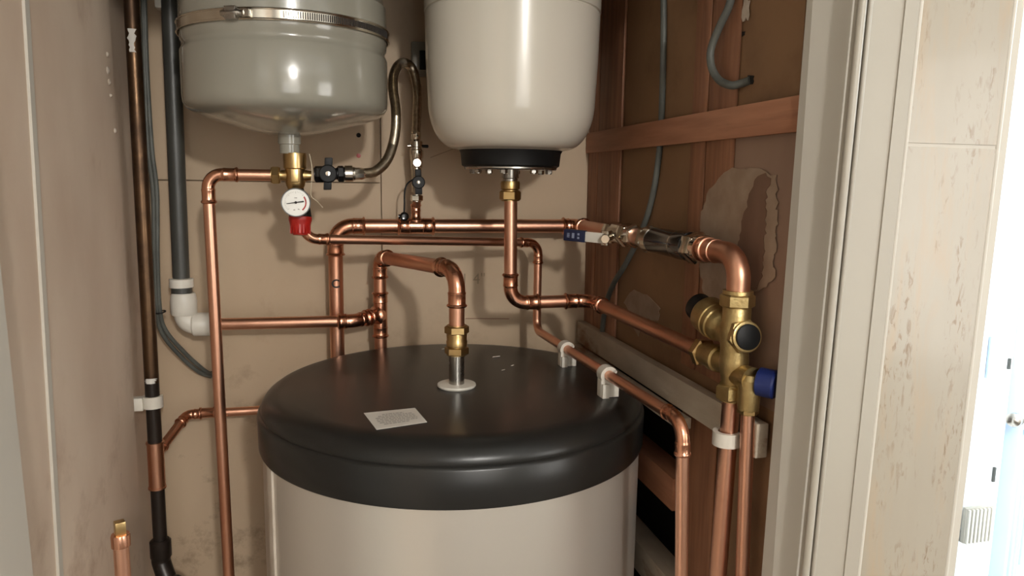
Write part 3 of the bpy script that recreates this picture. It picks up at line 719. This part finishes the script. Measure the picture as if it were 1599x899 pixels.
# lower right arm and its down leg
leg = P(1169, 625, Y=MBY-.030); 
ao = Vector((MBX, MBY, zv(580))); arm_end = Vector((leg.x, leg.y, P(1172, 592, Y=leg.y).z))
ad = (arm_end-ao).normalized()
mb.lathe(ao, ad, [(0, .0135), (.016, .0125), (.020, .0145), ((arm_end-ao).length+.004, .0150)], 32)
zleg0, zleg1 = arm_end.z+.006, P(1169, 640, Y=leg.y).z
mb.lathe((leg.x, leg.y, 0), Z_, [(zleg1, .0115), (zleg1+.004, .0125), (arm_end.z-.012, .0130), (arm_end.z, .014), (zleg0, .010)], 32)
mb.build('valve_body', 'brass_dull', vg)
MB().lathe(bo+bdir*.070, bdir, [(0, .015), (.001, .0185), (.020, .0180), (.0225, .016), (.023, .0)], 36).build('adjuster_knob', 'black', vg, 'black adjuster knob')
nut = MB().hexa((MBX, MBY, zv(476)), Z_, zv(455)-zv(476), .0205, .1); nut.lathe((MBX, MBY, zv(455)), Z_, [(0, .018), (.004, .0175)], 30); nut.build('hex_nut', 'brass_dull', vg)
MB().hexa((MBX, MBY, zv(622)), Z_, zv(598)-zv(622), .0195, .3).build('hex_nut', 'brass_dull', vg)
MB().hexa(portL-pdir*.006, pdir, .014, .0185, .1).build('hex_nut', 'brass', vg)
MB().hexa(fo+fd*.014, fd, .010, .0205, .2).lathe(fo+fd*.023, fd, [(0, .0182), (.004, .0182), (.0045, .0172), (.0045, .0152), (.001, .0152)], 36).build('hex_nut', 'brass_dull', vg)
MB().lathe(fo+fd*.026, fd, [(0, .0150), (.004, .0150), (.0046, .0140)], 36).build('blanking_plug', 'black', vg, 'black round plug facing the camera')
bd = Vector((.62, -.78, -.04)).normalized(); b0 = arm_end+bd*.009
MB().lathe(b0, bd, [(0, .013), (.002, .0165), (.020, .0168), (.022, .015), (.0222, .0)], 36).build('blue_cap', 'blue', vg, 'blue plastic cap')
MB().hexa((leg.x, leg.y, zleg1-.004), Z_, .006, .0125, .1).build('leg_nut', 'brass', vg)

# drop pipes
dp1 = thing('copper_pipe', (MBX, MBY, 0), 'thicker upright copper pipe below the brass valve group, in a white clip', 'pipe')
tb = P(1121, 895, Y=MBY+.002); a = Vector((MBX, MBY, zv(612))); dv = (tb-a)/(a.z-tb.z)
MB().sweep([a, a+dv*(a.z-.003)], .0108, 28).build('pipe', 'copper', dp1)
dp2 = thing('copper_pipe', (leg.x, leg.y, 0), 'thin upright copper pipe below the blue cap, nearest the door frame', 'pipe')
tb = P(1159, 895, Y=leg.y); a = Vector((leg.x, leg.y, zleg1)); dv = (tb-a)/(a.z-tb.z)
MB().sweep([a, a+dv*(a.z-.003)], .0080, 28).build('pipe', 'copper', dp2)
# white clip on thick drop pipe
zc2 = P(1135, 683, Y=MBY).z; cxy = Vector((MBX, MBY, zc2))+((P(1121, 895, Y=MBY+.002)-Vector((MBX, MBY, zv(612))))*.2)*Vector((1, 1, 0)) if False else P(1135, 683, Y=MBY)
pc = thing('pipe_clip', cxy, 'white plastic clip holding the thicker copper drop pipe at right', 'pipe clip')
mb = MB(); n = 28
ring = []
for i in range(n+1):
    a = rad(-25+ -235*i/n); ring.append((math.cos(a), math.sin(a)))
poly = [(x*.0172, y*.0172) for x, y in ring]+[(x*.0112, y*.0112) for x, y in reversed(ring)]
vsb = [cxy+Vector((x, y, -.0085)) for x, y in poly]
nn_ = len(ring)
mb.rings([[cxy+Vector((x*r, y*r, z)) for r, z in ((.0112, -.0085), (.0172, -.0085), (.0172, .0085), (.0112, .0085))] for x, y in ring])
mb.build('clip_band', 'white_plastic', pc)
MB().box((cxy.x+.031, cxy.y+.016, cxy.z), (.042, .014, .017), None, .002).build('clip_base', 'white_plastic', pc)

# ------------------------------------------------------------------ hot outlet pipe from cylinder
ho = thing('copper_pipe', O, 'copper outlet pipe rising from the cylinder lid, arching back to the wall tee', 'pipe')
rh = .0113
zn0, zn1 = P(713, 553, Y=O.y).z, P(713, 507, Y=O.y).z
h_ = zn1-zn0
mb = MB().hexa((O.x, O.y, zn0), Z_, h_*.27, .0178, .2); mb.lathe((O.x, O.y, zn0+h_*.25), Z_, [(0, .013), (.002, .0150), (h_*.2, .0155), (h_*.24, .0145), (h_*.42, .0150), (h_*.5, .014)], 30); mb.hexa((O.x, O.y, zn0+h_*.70), Z_, h_*.28, .0180, .45)
mb.build('compression_coupling', 'brass', ho, 'brass compression coupling')
TYp = 1.335
corner = P(715, 421, Y=O.y); corner = Vector((O.x, O.y, corner.z))
cB = P(593, 401, Y=TYp)
tcn = P(594, 491, Y=TYp)
cB.x = tcn.x
low = Vector((tcn.x, TYp, .95))
d1 = Z_.copy(); d2 = (cB-corner)
k1 = elbow(ho, corner, d1, d2, rh, R=.030, s=.021)
MB().sweep([Vector((O.x, O.y, zn1-.004)), corner-Z_*k1], rh, 24).build('pipe', 'copper', ho)
k2 = elbow(ho, cB, d2, -Z_, rh, R=.019, s=.018)
dd = d2.normalized()
MB().sweep([corner+dd*k1, cB-dd*k2], rh, 24).build('pipe', 'copper', ho)
MB().sweep([cB-Z_*k2, tcn], rh, 24).build('pipe', 'copper', ho)
MB().sweep([tcn, low], rh, 24).build('pipe', 'copper', ho)
brp = P(560, 499, Y=1.300); lend = P(338, 506, Y=1.315)
tee(ho, tcn, Z_, (brp-tcn), rh, rh, L=.042, Lb=.030)
bdv = (lend-P(520, 502, Y=1.30))
cor = P(553, 501, Y=1.300)
k3 = elbow(ho, cor, (cor-tcn), bdv, rh, R=.03, s=.014)
MB().sweep([tcn, cor-(cor-tcn).normalized()*k3], rh*.99, 24).build('pipe', 'copper', ho)
MB().sweep([cor+bdv.normalized()*k3, lend], .0102, 24).build('pipe', 'copper', ho)

# ------------------------------------------------------------------ discharge pipe
rd = .0074
dpp = thing('copper_pipe', P(650, 377, Y=1.2), 'thin copper discharge pipe from the red cap, over the lid edge and down at right', 'pipe')
ZC = ZT+.034
cl1, cl2 = P(890, 571, Z=ZT), P(952, 619, Z=ZT)
a0 = P(474, 360, Y=1.155); a1 = P(484, 373, Y=1.162); a2 = P(838, 379, Y=1.245); a3 = Vector((a2.x, 1.245, 0))
line0, line1 = P(884, 546, X=cl1.x), P(946, 583, X=cl2.x)
f0 = P(845, 523, Y=1.235)
q1 = P(884, 544, Y=cl1.y+.004); q2 = P(948, 584, Y=cl2.y+.004)
dq = (q2-q1).normalized()
# the corner where the drop meets the sloping run
bz = online(q1-dq*.5, q2, 838); bz = Vector((bz.x, bz.y, bz.z))
a2b = Vector((bz.x, bz.y, P(838, 379, Y=bz.y).z)); 
a1 = P(484, 373, Y=1.185)
el = online(q1, q2+(q2-q1)*3, 1066)
dwn = P(1064, 890, Y=el.y); dv = (dwn-el)/(el.z-dwn.z); dwn = el+dv*(el.z-.003)
run(dpp, [P(469, 350, Y=1.181), a1, a2b, bz, el, dwn], rd, fit={3: 'bend'}, R=.022, s=.015)

# two clips standing on the lid
def lid_clip(q, lab):
    t = thing('pipe_clip', (q.x, q.y, ZT), lab, 'pipe clip', 'white clips on the lid')
    d = dq.copy(); d.z = 0; d.normalize(); w = Vector((-d.y, d.x, 0)); 
    if w.x < 0: w = -w
    H = q.z-ZT
    mb = MB(); prof = []
    ri, ro = rd*1.03, rd*1.03+.0050; n = 20; hw = .0085
    rr = []
    for i in range(n+1):
        a = rad(30+225*i/n); rr.append((math.cos(a), math.sin(a)))
    mb.rings([[Vector((q.x, q.y, q.z))+w*(x*r)+Z_*(y*r)+d*hh for r, hh in ((ri, -hw), (ro, -hw), (ro, hw), (ri, hw))] for x, y in rr])
    a = rad(30); mb.sweep([q+w*(math.cos(a)*(ri+.0022))+Z_*(math.sin(a)*(ri+.0022))-d*hw, q+w*(math.cos(a)*(ri+.0022))+Z_*(math.sin(a)*(ri+.0022))+d*hw], .003, 12)
    mb.build('clip_jaw', 'white_plastic', t)
    hb = H-ri+.001
    mb = MB().box(Vector((q.x, q.y, ZT+hb/2))+w*.002, (.0270, .0160, hb), (w, d, Z_), .0012)
    mb.box(Vector((q.x, q.y, ZT+hb*.40))-w*.006+d*.010, (.010, .007, hb*.8), (w, d, Z_), .001)
    mb.build('clip_base', 'white_plastic', t)
lid_clip(q1, 'white pipe clip on the lid farther from the camera, nearest the back wall')
lid_clip(q2, 'white pipe clip on the lid nearer the camera')

# ------------------------------------------------------------------ left corner: old pipe
opX, opY = None, 1.25
pt, pb = P(205, 0, Y=opY), P(248, 800, Y=opY); dv = (pb-pt)/(pt.z-pb.z)
at = lambda py: pt+dv*(pt.z-P(228, py, Y=opY).z)
top = pt-dv*(TOP-.01-pt.z)
op = thing('old_pipe', (pb.x, pb.y, 0), 'dark old upright pipe in the left corner with white paint splashes and a copper tee', 'pipe')
ro = .0108
MB().sweep([top, at(598)], ro, 24).build('pipe', 'oldpipe', op, 'tarnished brown upper length')
MB().sweep([at(596), at(700)], ro, 24).build('pipe', 'blackpipe', op, 'blackened middle length')
MB().sweep([at(750), at(845)], ro, 24).build('pipe', 'blackpipe', op, 'blackened lower length')
mb = MB().sweep([at(843), at(846), at(870), at(873), at(880)], [.013, .0165, .0165, .014, .014], 24)
fe = at(880); mb.sweep(spline([at(872), fe, fe+Vector((.012, -.01, -.03)), fe+Vector((.035, -.02, -.06)), fe+Vector((.06, -.03, -.30))], 6), .0145, 20)
mb.build('lower_fitting', 'blackpipe', op)
T0, T1 = at(690), at(763); td = (T1-T0).normalized(); tl_ = (T1-T0).length
mb = MB().lathe(T0, td, [(0, .0112), (.0003, .0138), (.003, .0138), (.0035, .0126), (tl_-.0035, .0126), (tl_-.003, .0138), (tl_, .0138), (tl_+.0003, .0112)], 32)
tcc = at(712); b1 = P(292, 647, Y=1.335); bd_ = (b1-tcc).normalized()
mb.lathe(tcc, bd_, [(0, .0085), (.020, .0085), (.0205, .0098), (.0235, .0098), (.024, .0088)], 24)
mb.build('tee', 'copper', op, 'bright copper tee')
br_end = P(425, 639, Y=1.335)
kb = elbow(op, b1, bd_, br_end-b1, .0078, R=.014, s=.012)
MB().sweep([tcc, b1-bd_*kb], .0078, 20).build('branch_pipe', 'copper', op)
e2 = (br_end-b1).normalized()
MB().sweep([b1+e2*kb, br_end+e2*.05], .0078, 20).build('branch_pipe', 'copper', op)
cc_ = P(326, 644, Y=1.335)
MB().lathe(cc_-e2*.016, e2, [(0, .0079), (.001, .0100), (.004, .0100), (.005, .0088), (.022, .0088), (.024, .0100), (.027, .0100), (.028, .0079)], 24).build('coupling', 'copper_fit', op)
# splashes hugging the pipe
def splash(pyA, pyB, a0, a1, nm):
    mb = MB(); n = 9; mrows = 10
    rows_ = []
    c0_, c1_ = at(pyA), at(pyB)
    for j in range(mrows+1):
        c = c0_+(c1_-c0_)*(j/mrows); w = .45+.55*random.random(); am = (a0+a1)/2+random.uniform(-.1, .1)*(a1-a0)
        rows_.append([c+Vector((math.cos(rad(am+(a1-a0)*w*(i/n-.5))), math.sin(rad(am+(a1-a0)*w*(i/n-.5))), 0))*(ro+.0007) for i in range(n+1)])
    for r0, r1 in zip(rows_, rows_[1:]):
        for i in range(n): mb.quad([r0[i], r0[i+1], r1[i+1], r1[i]])
    bmesh.ops.remove_doubles(mb.bm, verts=mb.bm.verts, dist=1e-6)
    mb.build(nm, 'splash', op)
splash(48, 84, 235, 305, 'paint_splash'); splash(589, 597, 215, 330, 'paint_splash')
# white clip
kc = at(627)
pc = thing('pipe_clip', kc, 'white plastic wall clip round the dark old pipe in the left corner', 'pipe clip')
mb = MB(); rr = [(math.cos(rad(150+230*i/24)), math.sin(rad(150+230*i/24))) for i in range(25)]
mb.rings([[kc+Vector((x*r, y*r, z)) for r, z in ((ro+.0004, -.0095), (ro+.0045, -.0095), (ro+.0045, .0095), (ro+.0004, .0095))] for x, y in rr]); mb.build('clip_jaw', 'white_plastic', pc)
mb = MB(); cw0 = WL-.007; mb.box(((cw0+kc.x-ro)/2, kc.y-.004, kc.z), (kc.x-ro-cw0, .013, .019), None, .0015); mb.box((cw0+.010, kc.y-.010, kc.z), (.016, .014, .021), None, .0015)
mb.build('clip_base', 'white_plastic', pc)

# grey waste pipe with white elbow
gp = thing('waste_pipe', P(284, 430, Y=1.33), 'grey plastic upright pipe behind the grey vessel ending in a white elbow', 'pipe')
gT, gB = P(266, 20, Y=1.33), P(283, 436, Y=1.33); gx_, = (gB.x,)
rg = rpx(25, gB)
tv = gB+(gT-gB)*((2.2-gB.z)/(gT.z-gB.z))
MB().sweep([tv, gB-Z_*.012], rg, 28).build('pipe', 'grey_plastic', gp)
wz = lambda py: P(285, py, Y=1.33).z
MB().lathe((gB.x, 1.33, 0), Z_, [(wz(449), rg), (wz(448), rg*1.42), (wz(435), rg*1.42), (wz(434), rg*1.02)], 32).build('collar_ring', 'white_plastic', gp)
MB().lathe((gB.x, 1.33, 0), Z_, [(wz(458), rg*1.22), (wz(448), rg*1.22)], 32).build('grey_seal', 'grey_plastic', gp)
re = rg*1.55
mb = MB().lathe((gB.x+.002, 1.33, 0), Z_, [(wz(491), re*.94), (wz(489), re), (wz(470), re*1.02), (wz(460), re*.94), (wz(457), re*.86)], 36)
cE = Vector((gB.x+.002, 1.33, wz(507)))
arcp, ka = arc(cE, -Z_, X_, .018, 12)
mb.sweep([Vector((cE.x, 1.33, wz(490)))]+arcp+[cE+X_*.022], re*.78, 28)
xe0, xe1 = P(300, 506, Y=1.325).x, P(330, 506, Y=1.325).x
mb.lathe((xe0, 1.33, cE.z), X_, [(0, re*.84), (.002, re*.95), (xe1-xe0-.004, re*.97), (xe1-xe0-.001, re*.9), (xe1-xe0, re*.6)], 36)
mb.build('white_elbow', 'white_plastic', gp, 'white push-fit elbow')
MB().box(P(262, 8, Y=1.34), (.034, .03, .016), None, .003).build('bracket', 'white_plastic', gp)

# cables by the old pipe
cb = thing('grey_cable', P(236, 300, Y=1.3), 'pair of thin grey cables running down the left corner to a hole behind the riser', 'cable')
for dx, dy in ((0, 0), (6, 4)):
    MB().sweep(spline([P(222+dx*.5, -30, Y=1.30), P(226+dx*.5, 100, Y=1.30), P(231+dx, 230, Y=1.30), P(239+dx, 300, Y=1.305), P(241+dx*.8, 400, Y=1.31), P(245+dx*.7, 480, Y=1.32), P(253+dx, 520-dy, Y=1.335), P(283+dx, 557-dy*1.5, Y=1.36), P(310+dx*.7, 580-dy*1.5, Y=1.378), P(327, 587-dy, Y=1.392), P(331, 586-dy, Y=1.399)], 8), .0036, 12).build('cable_strand', 'cable', cb)
MB().torus(P(250, 487, Y=1.321), Vector((.1, .1, -1)), .0085, .0012, 20, 6).build('cable_tie', 'black', cb)

# capped stub low left
cs0 = P(189, 852, X=-.215); csY = cs0.y
cs = thing('capped_pipe', (cs0.x, cs0.y, 0), 'short capped copper pipe end with brass plug, low at left', 'pipe')
zq = lambda py: P(189, py, Y=csY).z
MB().sweep([Vector((cs0.x, csY, zq(852))), Vector((cs0.x+.003, csY, .003))], rpx(23, cs0), 28).build('pipe', 'copper', cs)
rr_ = rpx(23, cs0)
MB().lathe((cs0.x, csY, 0), Z_, [(zq(853), rr_), (zq(852), rr_*1.2), (zq(836), rr_*1.22), (zq(833), rr_*1.12), (zq(833), 0)], 32).build('end_cap', 'copper_fit', cs)
MB().box((cs0.x, csY, (zq(834)+zq(813))/2), (rr_*1.35, rr_*1.35, zq(813)-zq(834)), (Vector((.9, .44, 0)), Vector((-.44, .9, 0)), Z_), .0015).build('square_plug', 'brass', cs)

# right wall cables
c1_ = [P(1036, -25, X=.4932), P(1036, 60, X=.4932), P(1034, 150, X=.4932), P(1030, 230, X=.4932), P(1020, 300, X=.4925), P(1004, 355, X=.491), P(978, 410, X=.488), P(957, 445, X=.486), P(945, 480, X=.486), P(940, 520, X=.486)]
MB().sweep(spline(c1_, 10), .0048, 14).build('grey_cable', 'cable', None, 'long grey cable hanging down the brown right wall behind the check valve', 'cable')
c2_ = [P(1146, -25, X=.486), P(1138, 10, X=.486), P(1122, 45, X=.484), P(1110, 78, X=.482), P(1111, 104, X=.482), P(1122, 124, X=.485), P(1140, 133, X=.486), P(1155, 131, X=.492), P(1172, 125, X=PN)]
MB().sweep(spline(c2_, 10), .0050, 14).build('grey_cable', 'cable', None, 'short looped grey cable entering a hole at the top of the right wall', 'cable')
def blotch(px, py, r, sx, sz, mat_, name, label, X=PN-.0008, n=14):
    c = P(px, py, X=X); mb = MB(); pl = []
    for i in range(n):
        a = 2*math.pi*i/n; q = r*random.uniform(.6, 1.15); pl.append(c+Vector((0, math.cos(a)*q*sx, math.sin(a)*q*sz)))
    return mb.prism(pl, (.0012, 0, 0)).build(name, mat_, None, label, 'wall damage')
def ragged(name, pts, mat_, X, depth, jag=3.0):
    P3 = []
    for (x0, y0_), (x1, y1_) in zip(pts, pts[1:]+pts[:1]):
        n = max(2, int(math.hypot(x1-x0, y1_-y0_)/6))
        for k_ in range(n): P3.append(P(x0+(x1-x0)*k_/n+random.uniform(-jag, jag), y0_+(y1_-y0_)*k_/n+random.uniform(-jag, jag), X=X))
    return MB().prism(P3, (depth, 0, 0)).build(name, mat_, kind='structure')
XP = PN-.0040
ragged('trim_13', [(1128, 268), (1150, 262), (1192, 266), (1212, 275), (1214, 330), (1207, 440), (1150, 470), (1098, 465), (1094, 420), (1092, 340), (1104, 300)], 'skim', XP, .0006)
ragged('trim_14', [(1176, 284), (1194, 268), (1203, 280), (1196, 300), (1196, 350), (1190, 430), (1182, 452), (1156, 452), (1150, 390), (1162, 335)], 'bare', XP-.0007, .0005, 2.2)
ragged('trim_15', [(975, 470), (990, 452), (1012, 462), (1030, 480), (1026, 500), (1004, 495), (996, 525), (985, 500)], 'skim', PN-.0012, .0007, 2.5)
blotch(1171, 124, .009, 1, .8, 'dark', 'cable_hole', 'ragged dark hole where the looped cable enters the right wall')
blotch(1157, 54, .008, 1.2, .6, 'dark', 'wall_slot', 'small dark slot in the right wall above the cable loop')
blotch(1164, 14, .012, .7, 1.4, 'lime', 'filler_patch', 'whitish filler lump at the top of the right wall', X=PN-.003)

# socket box on back wall
so = thing('socket_outlet', P(652, 92, Y=WB), 'partly hidden pale socket on the back board left of the white vessel', 'socket')
s0 = P(657, 92, Y=WB-.012)
MB().box((s0.x, WB-.006, s0.z), (.034, .012, .062), None, .004).build('socket_frame', 'enamel_grey', so)
MB().box((s0.x+.006, WB-.0125, s0.z-.002), (.016, .003, .034), None, .001).build('socket_insert', 'black', so)
# holes/plug on back board
def disc(px, py, r, mat_, name, label, cat):
    c = P(px, py, Y=WB-.0004); MB().lathe(c, -Y_, [(0, r), (.0006, r), (.0008, r*.6)], 18).build(name, mat_, None, label, cat)
disc(560, 211, .0042, 'dark', 'screw_hole', 'small black screw hole in the back board below the grey vessel', 'hole')
disc(560, 243, .0040, 'red', 'wall_plug', 'small dark red wall plug in the back board below the black hole', 'wall plug')
# pencil marks
o = text('pencil_note', '1 4"', .030, P(739, 436, Y=WB-.0003), X_, Z_, 'pencil', None, .0001, label='faint pencilled measurement on the back board right of the outlet pipe', cat='pencil mark')
for pA, pB, mt, lb in (((727, 497), (795, 497.5), 'redpen', 'thin reddish pen line on the back board behind the cold pipe elbow'), ((672, 246), (735, 222), 'pencil', 'slanting pencil line on the back board beside the filling valve')):
    a, b = P(*pA, Y=WB-.0004), P(*pB, Y=WB-.0004)
    MB().sweep([a, b], .0006, 6).build('drawn_line', mt, None, lb, 'pencil mark')
# plaster blobs on left wall
for i, (px, py, s_) in enumerate([(168, 85, .004), (169, 110, .006), (171, 128, .005), (173, 149, .003), (180, 204, .004)]):
    c = P(px, py, X=WL+.0008)
    MB().lathe(c-X_*.002, X_, [(0, s_), (.002, s_*.9), (.0035, s_*.5), (.004, 0)], 12).build('plaster_blob', 'lime', None, ['topmost plaster blob on the left wall', 'largest plaster blob on the left wall, second from top', 'third plaster blob down on the left wall', 'tiny plaster blob under the upper row on the left wall', 'lowest plaster blob on the left wall beside the old pipe'][i], 'plaster blob', 'plaster blobs on the left wall')

# ------------------------------------------------------------------ bright room: door, knob, grille
dY = 1.75
dL = P(1583, 655, Y=dY); 
dr = thing('door_1', (dL.x, dY, 0), 'pale blue panelled door standing open in the bright room at far right', 'door'); dr['kind'] = 'structure'
dax = Vector((.80, .60, 0)); dn_ = Vector((-.60, .80, 0))
W = .75
MB().box(Vector((dL.x, dY, 1.0))+dax*W/2, (W, .04, 2.0), (dax, dn_, Z_), .003).build('door_leaf', 'door_blue', dr)
mb = MB()
for z0_, z1_ in ((.15, .85), (1.0, 1.85)):
    for u0_, u1_ in ((.10, .34), (.42, .66)):
        for (ua, ub, za_, zb2_) in ((u0_, u1_, z0_, z0_+.02), (u0_, u1_, z1_-.02, z1_), (u0_, u0_+.02, z0_, z1_), (u1_-.02, u1_, z0_, z1_)):
            mb.box(Vector((dL.x, dY, (za_+zb2_)/2))+dax*((ua+ub)/2)-dn_*.022, (ub-ua, .012, zb2_-za_), (dax, dn_, Z_), .002)
mb.build('panel_moulding', 'door_blue', dr)
kn = P(1590, 656, Y=dY-.02)
kd = (P(1570, 655, Y=dY-.10)-kn).normalized()
MB().lathe(kn, kd, [(0, .016), (.003, .016), (.004, .007), (.035, .007), (.040, .016), (.052, .022), (.066, .020), (.074, .008), (.075, 0)], 28).build('door_knob', 'steel', dr)
rdY = 2.56
ra = P(1528, 835, Y=rdY); rb = thing('ribbed_panel', (ra.x, rdY, ra.z-.06), 'pale ribbed panel low in the bright room beyond the tiled wall', 'radiator')
mb = MB().box((ra.x, rdY+.015, ra.z), (.15, .02, .26), None, .003); mb.build('back_plate', 'paint', rb)
for i in range(7): MB().box((ra.x-.063+.021*i, rdY, ra.z), (.012, .012, .25), None, .003).build('rib', 'bead', rb)

a = P(1549, 525, Y=2.59); b = P(1543, 590, Y=2.59)
MB().box(((a.x+b.x)/2, 2.59, (a.z+b.z)/2), (.022, .01, a.z-b.z), None, .002).build('blue_strip', 'door_blue', None, 'narrow pale blue strip on the far wall of the bright room', 'strip')
for i, (px, py, h_) in enumerate(((1577, 568, .05), (1553, 741, .07))):
    c = P(px, py, Y=2.59); MB().box((c.x, 2.593, c.z), (.012, .01, h_), None, .002).build('dark_mark', 'grey_plastic', None, ['small dark mark high on the far wall of the bright room above the door knob', 'small dark mark on the far wall of the bright room below the door knob'][i], 'bracket')  # small dark marks on the far wall, not identified as any fitting
# ------------------------------------------------------------------ light
def area(name, loc, target, size, power, color, sy=None):
    L = bpy.data.lights.new(name, 'AREA'); L.energy = power; L.size = size; L.color = color
    if sy: L.shape = 'RECTANGLE'; L.size_y = sy
    o = bpy.data.objects.new(name, L); COL.objects.link(o); o.location = loc
    o.rotation_euler = (Vector(target)-Vector(loc)).to_track_quat('-Z', 'Y').to_euler(); return o
pl = bpy.data.lights.new('hall_ceiling_lamp', 'POINT'); pl.energy = 112; pl.shadow_soft_size = .06; pl.color = (1, .965, .915)
po_ = bpy.data.objects.new('hall_ceiling_lamp', pl); COL.objects.link(po_); po_.location = (.38, -1.65, 2.28)
area('hall_window', (.35, -2.45, 1.5), (.1, 1.2, 1.45), 1.1, 14, (1, .98, .95), 1.2)
area('hall_side_fill', (2.3, -1.3, 1.5), (-.3, 1.0, 1.4), 1.0, 20, (1, .97, .93), 1.2)  # soft unseen light from the right, added to brighten the left wall
area('room_fill_light', (2.2, .9, 2.2), (1.9, 2.4, .9), 1.0, 150, (.84, .94, 1.0), .9)  # unseen cool area light added to blow out the bright room
w = bpy.data.worlds.new('world'); sc.world = w; w.use_nodes = True
w.node_tree.nodes['Background'].inputs[0].default_value = (1, .96, .91, 1); w.node_tree.nodes['Background'].inputs[1].default_value = .3
sc.view_settings.view_transform = 'Standard'
sc.view_settings.exposure = -0.1
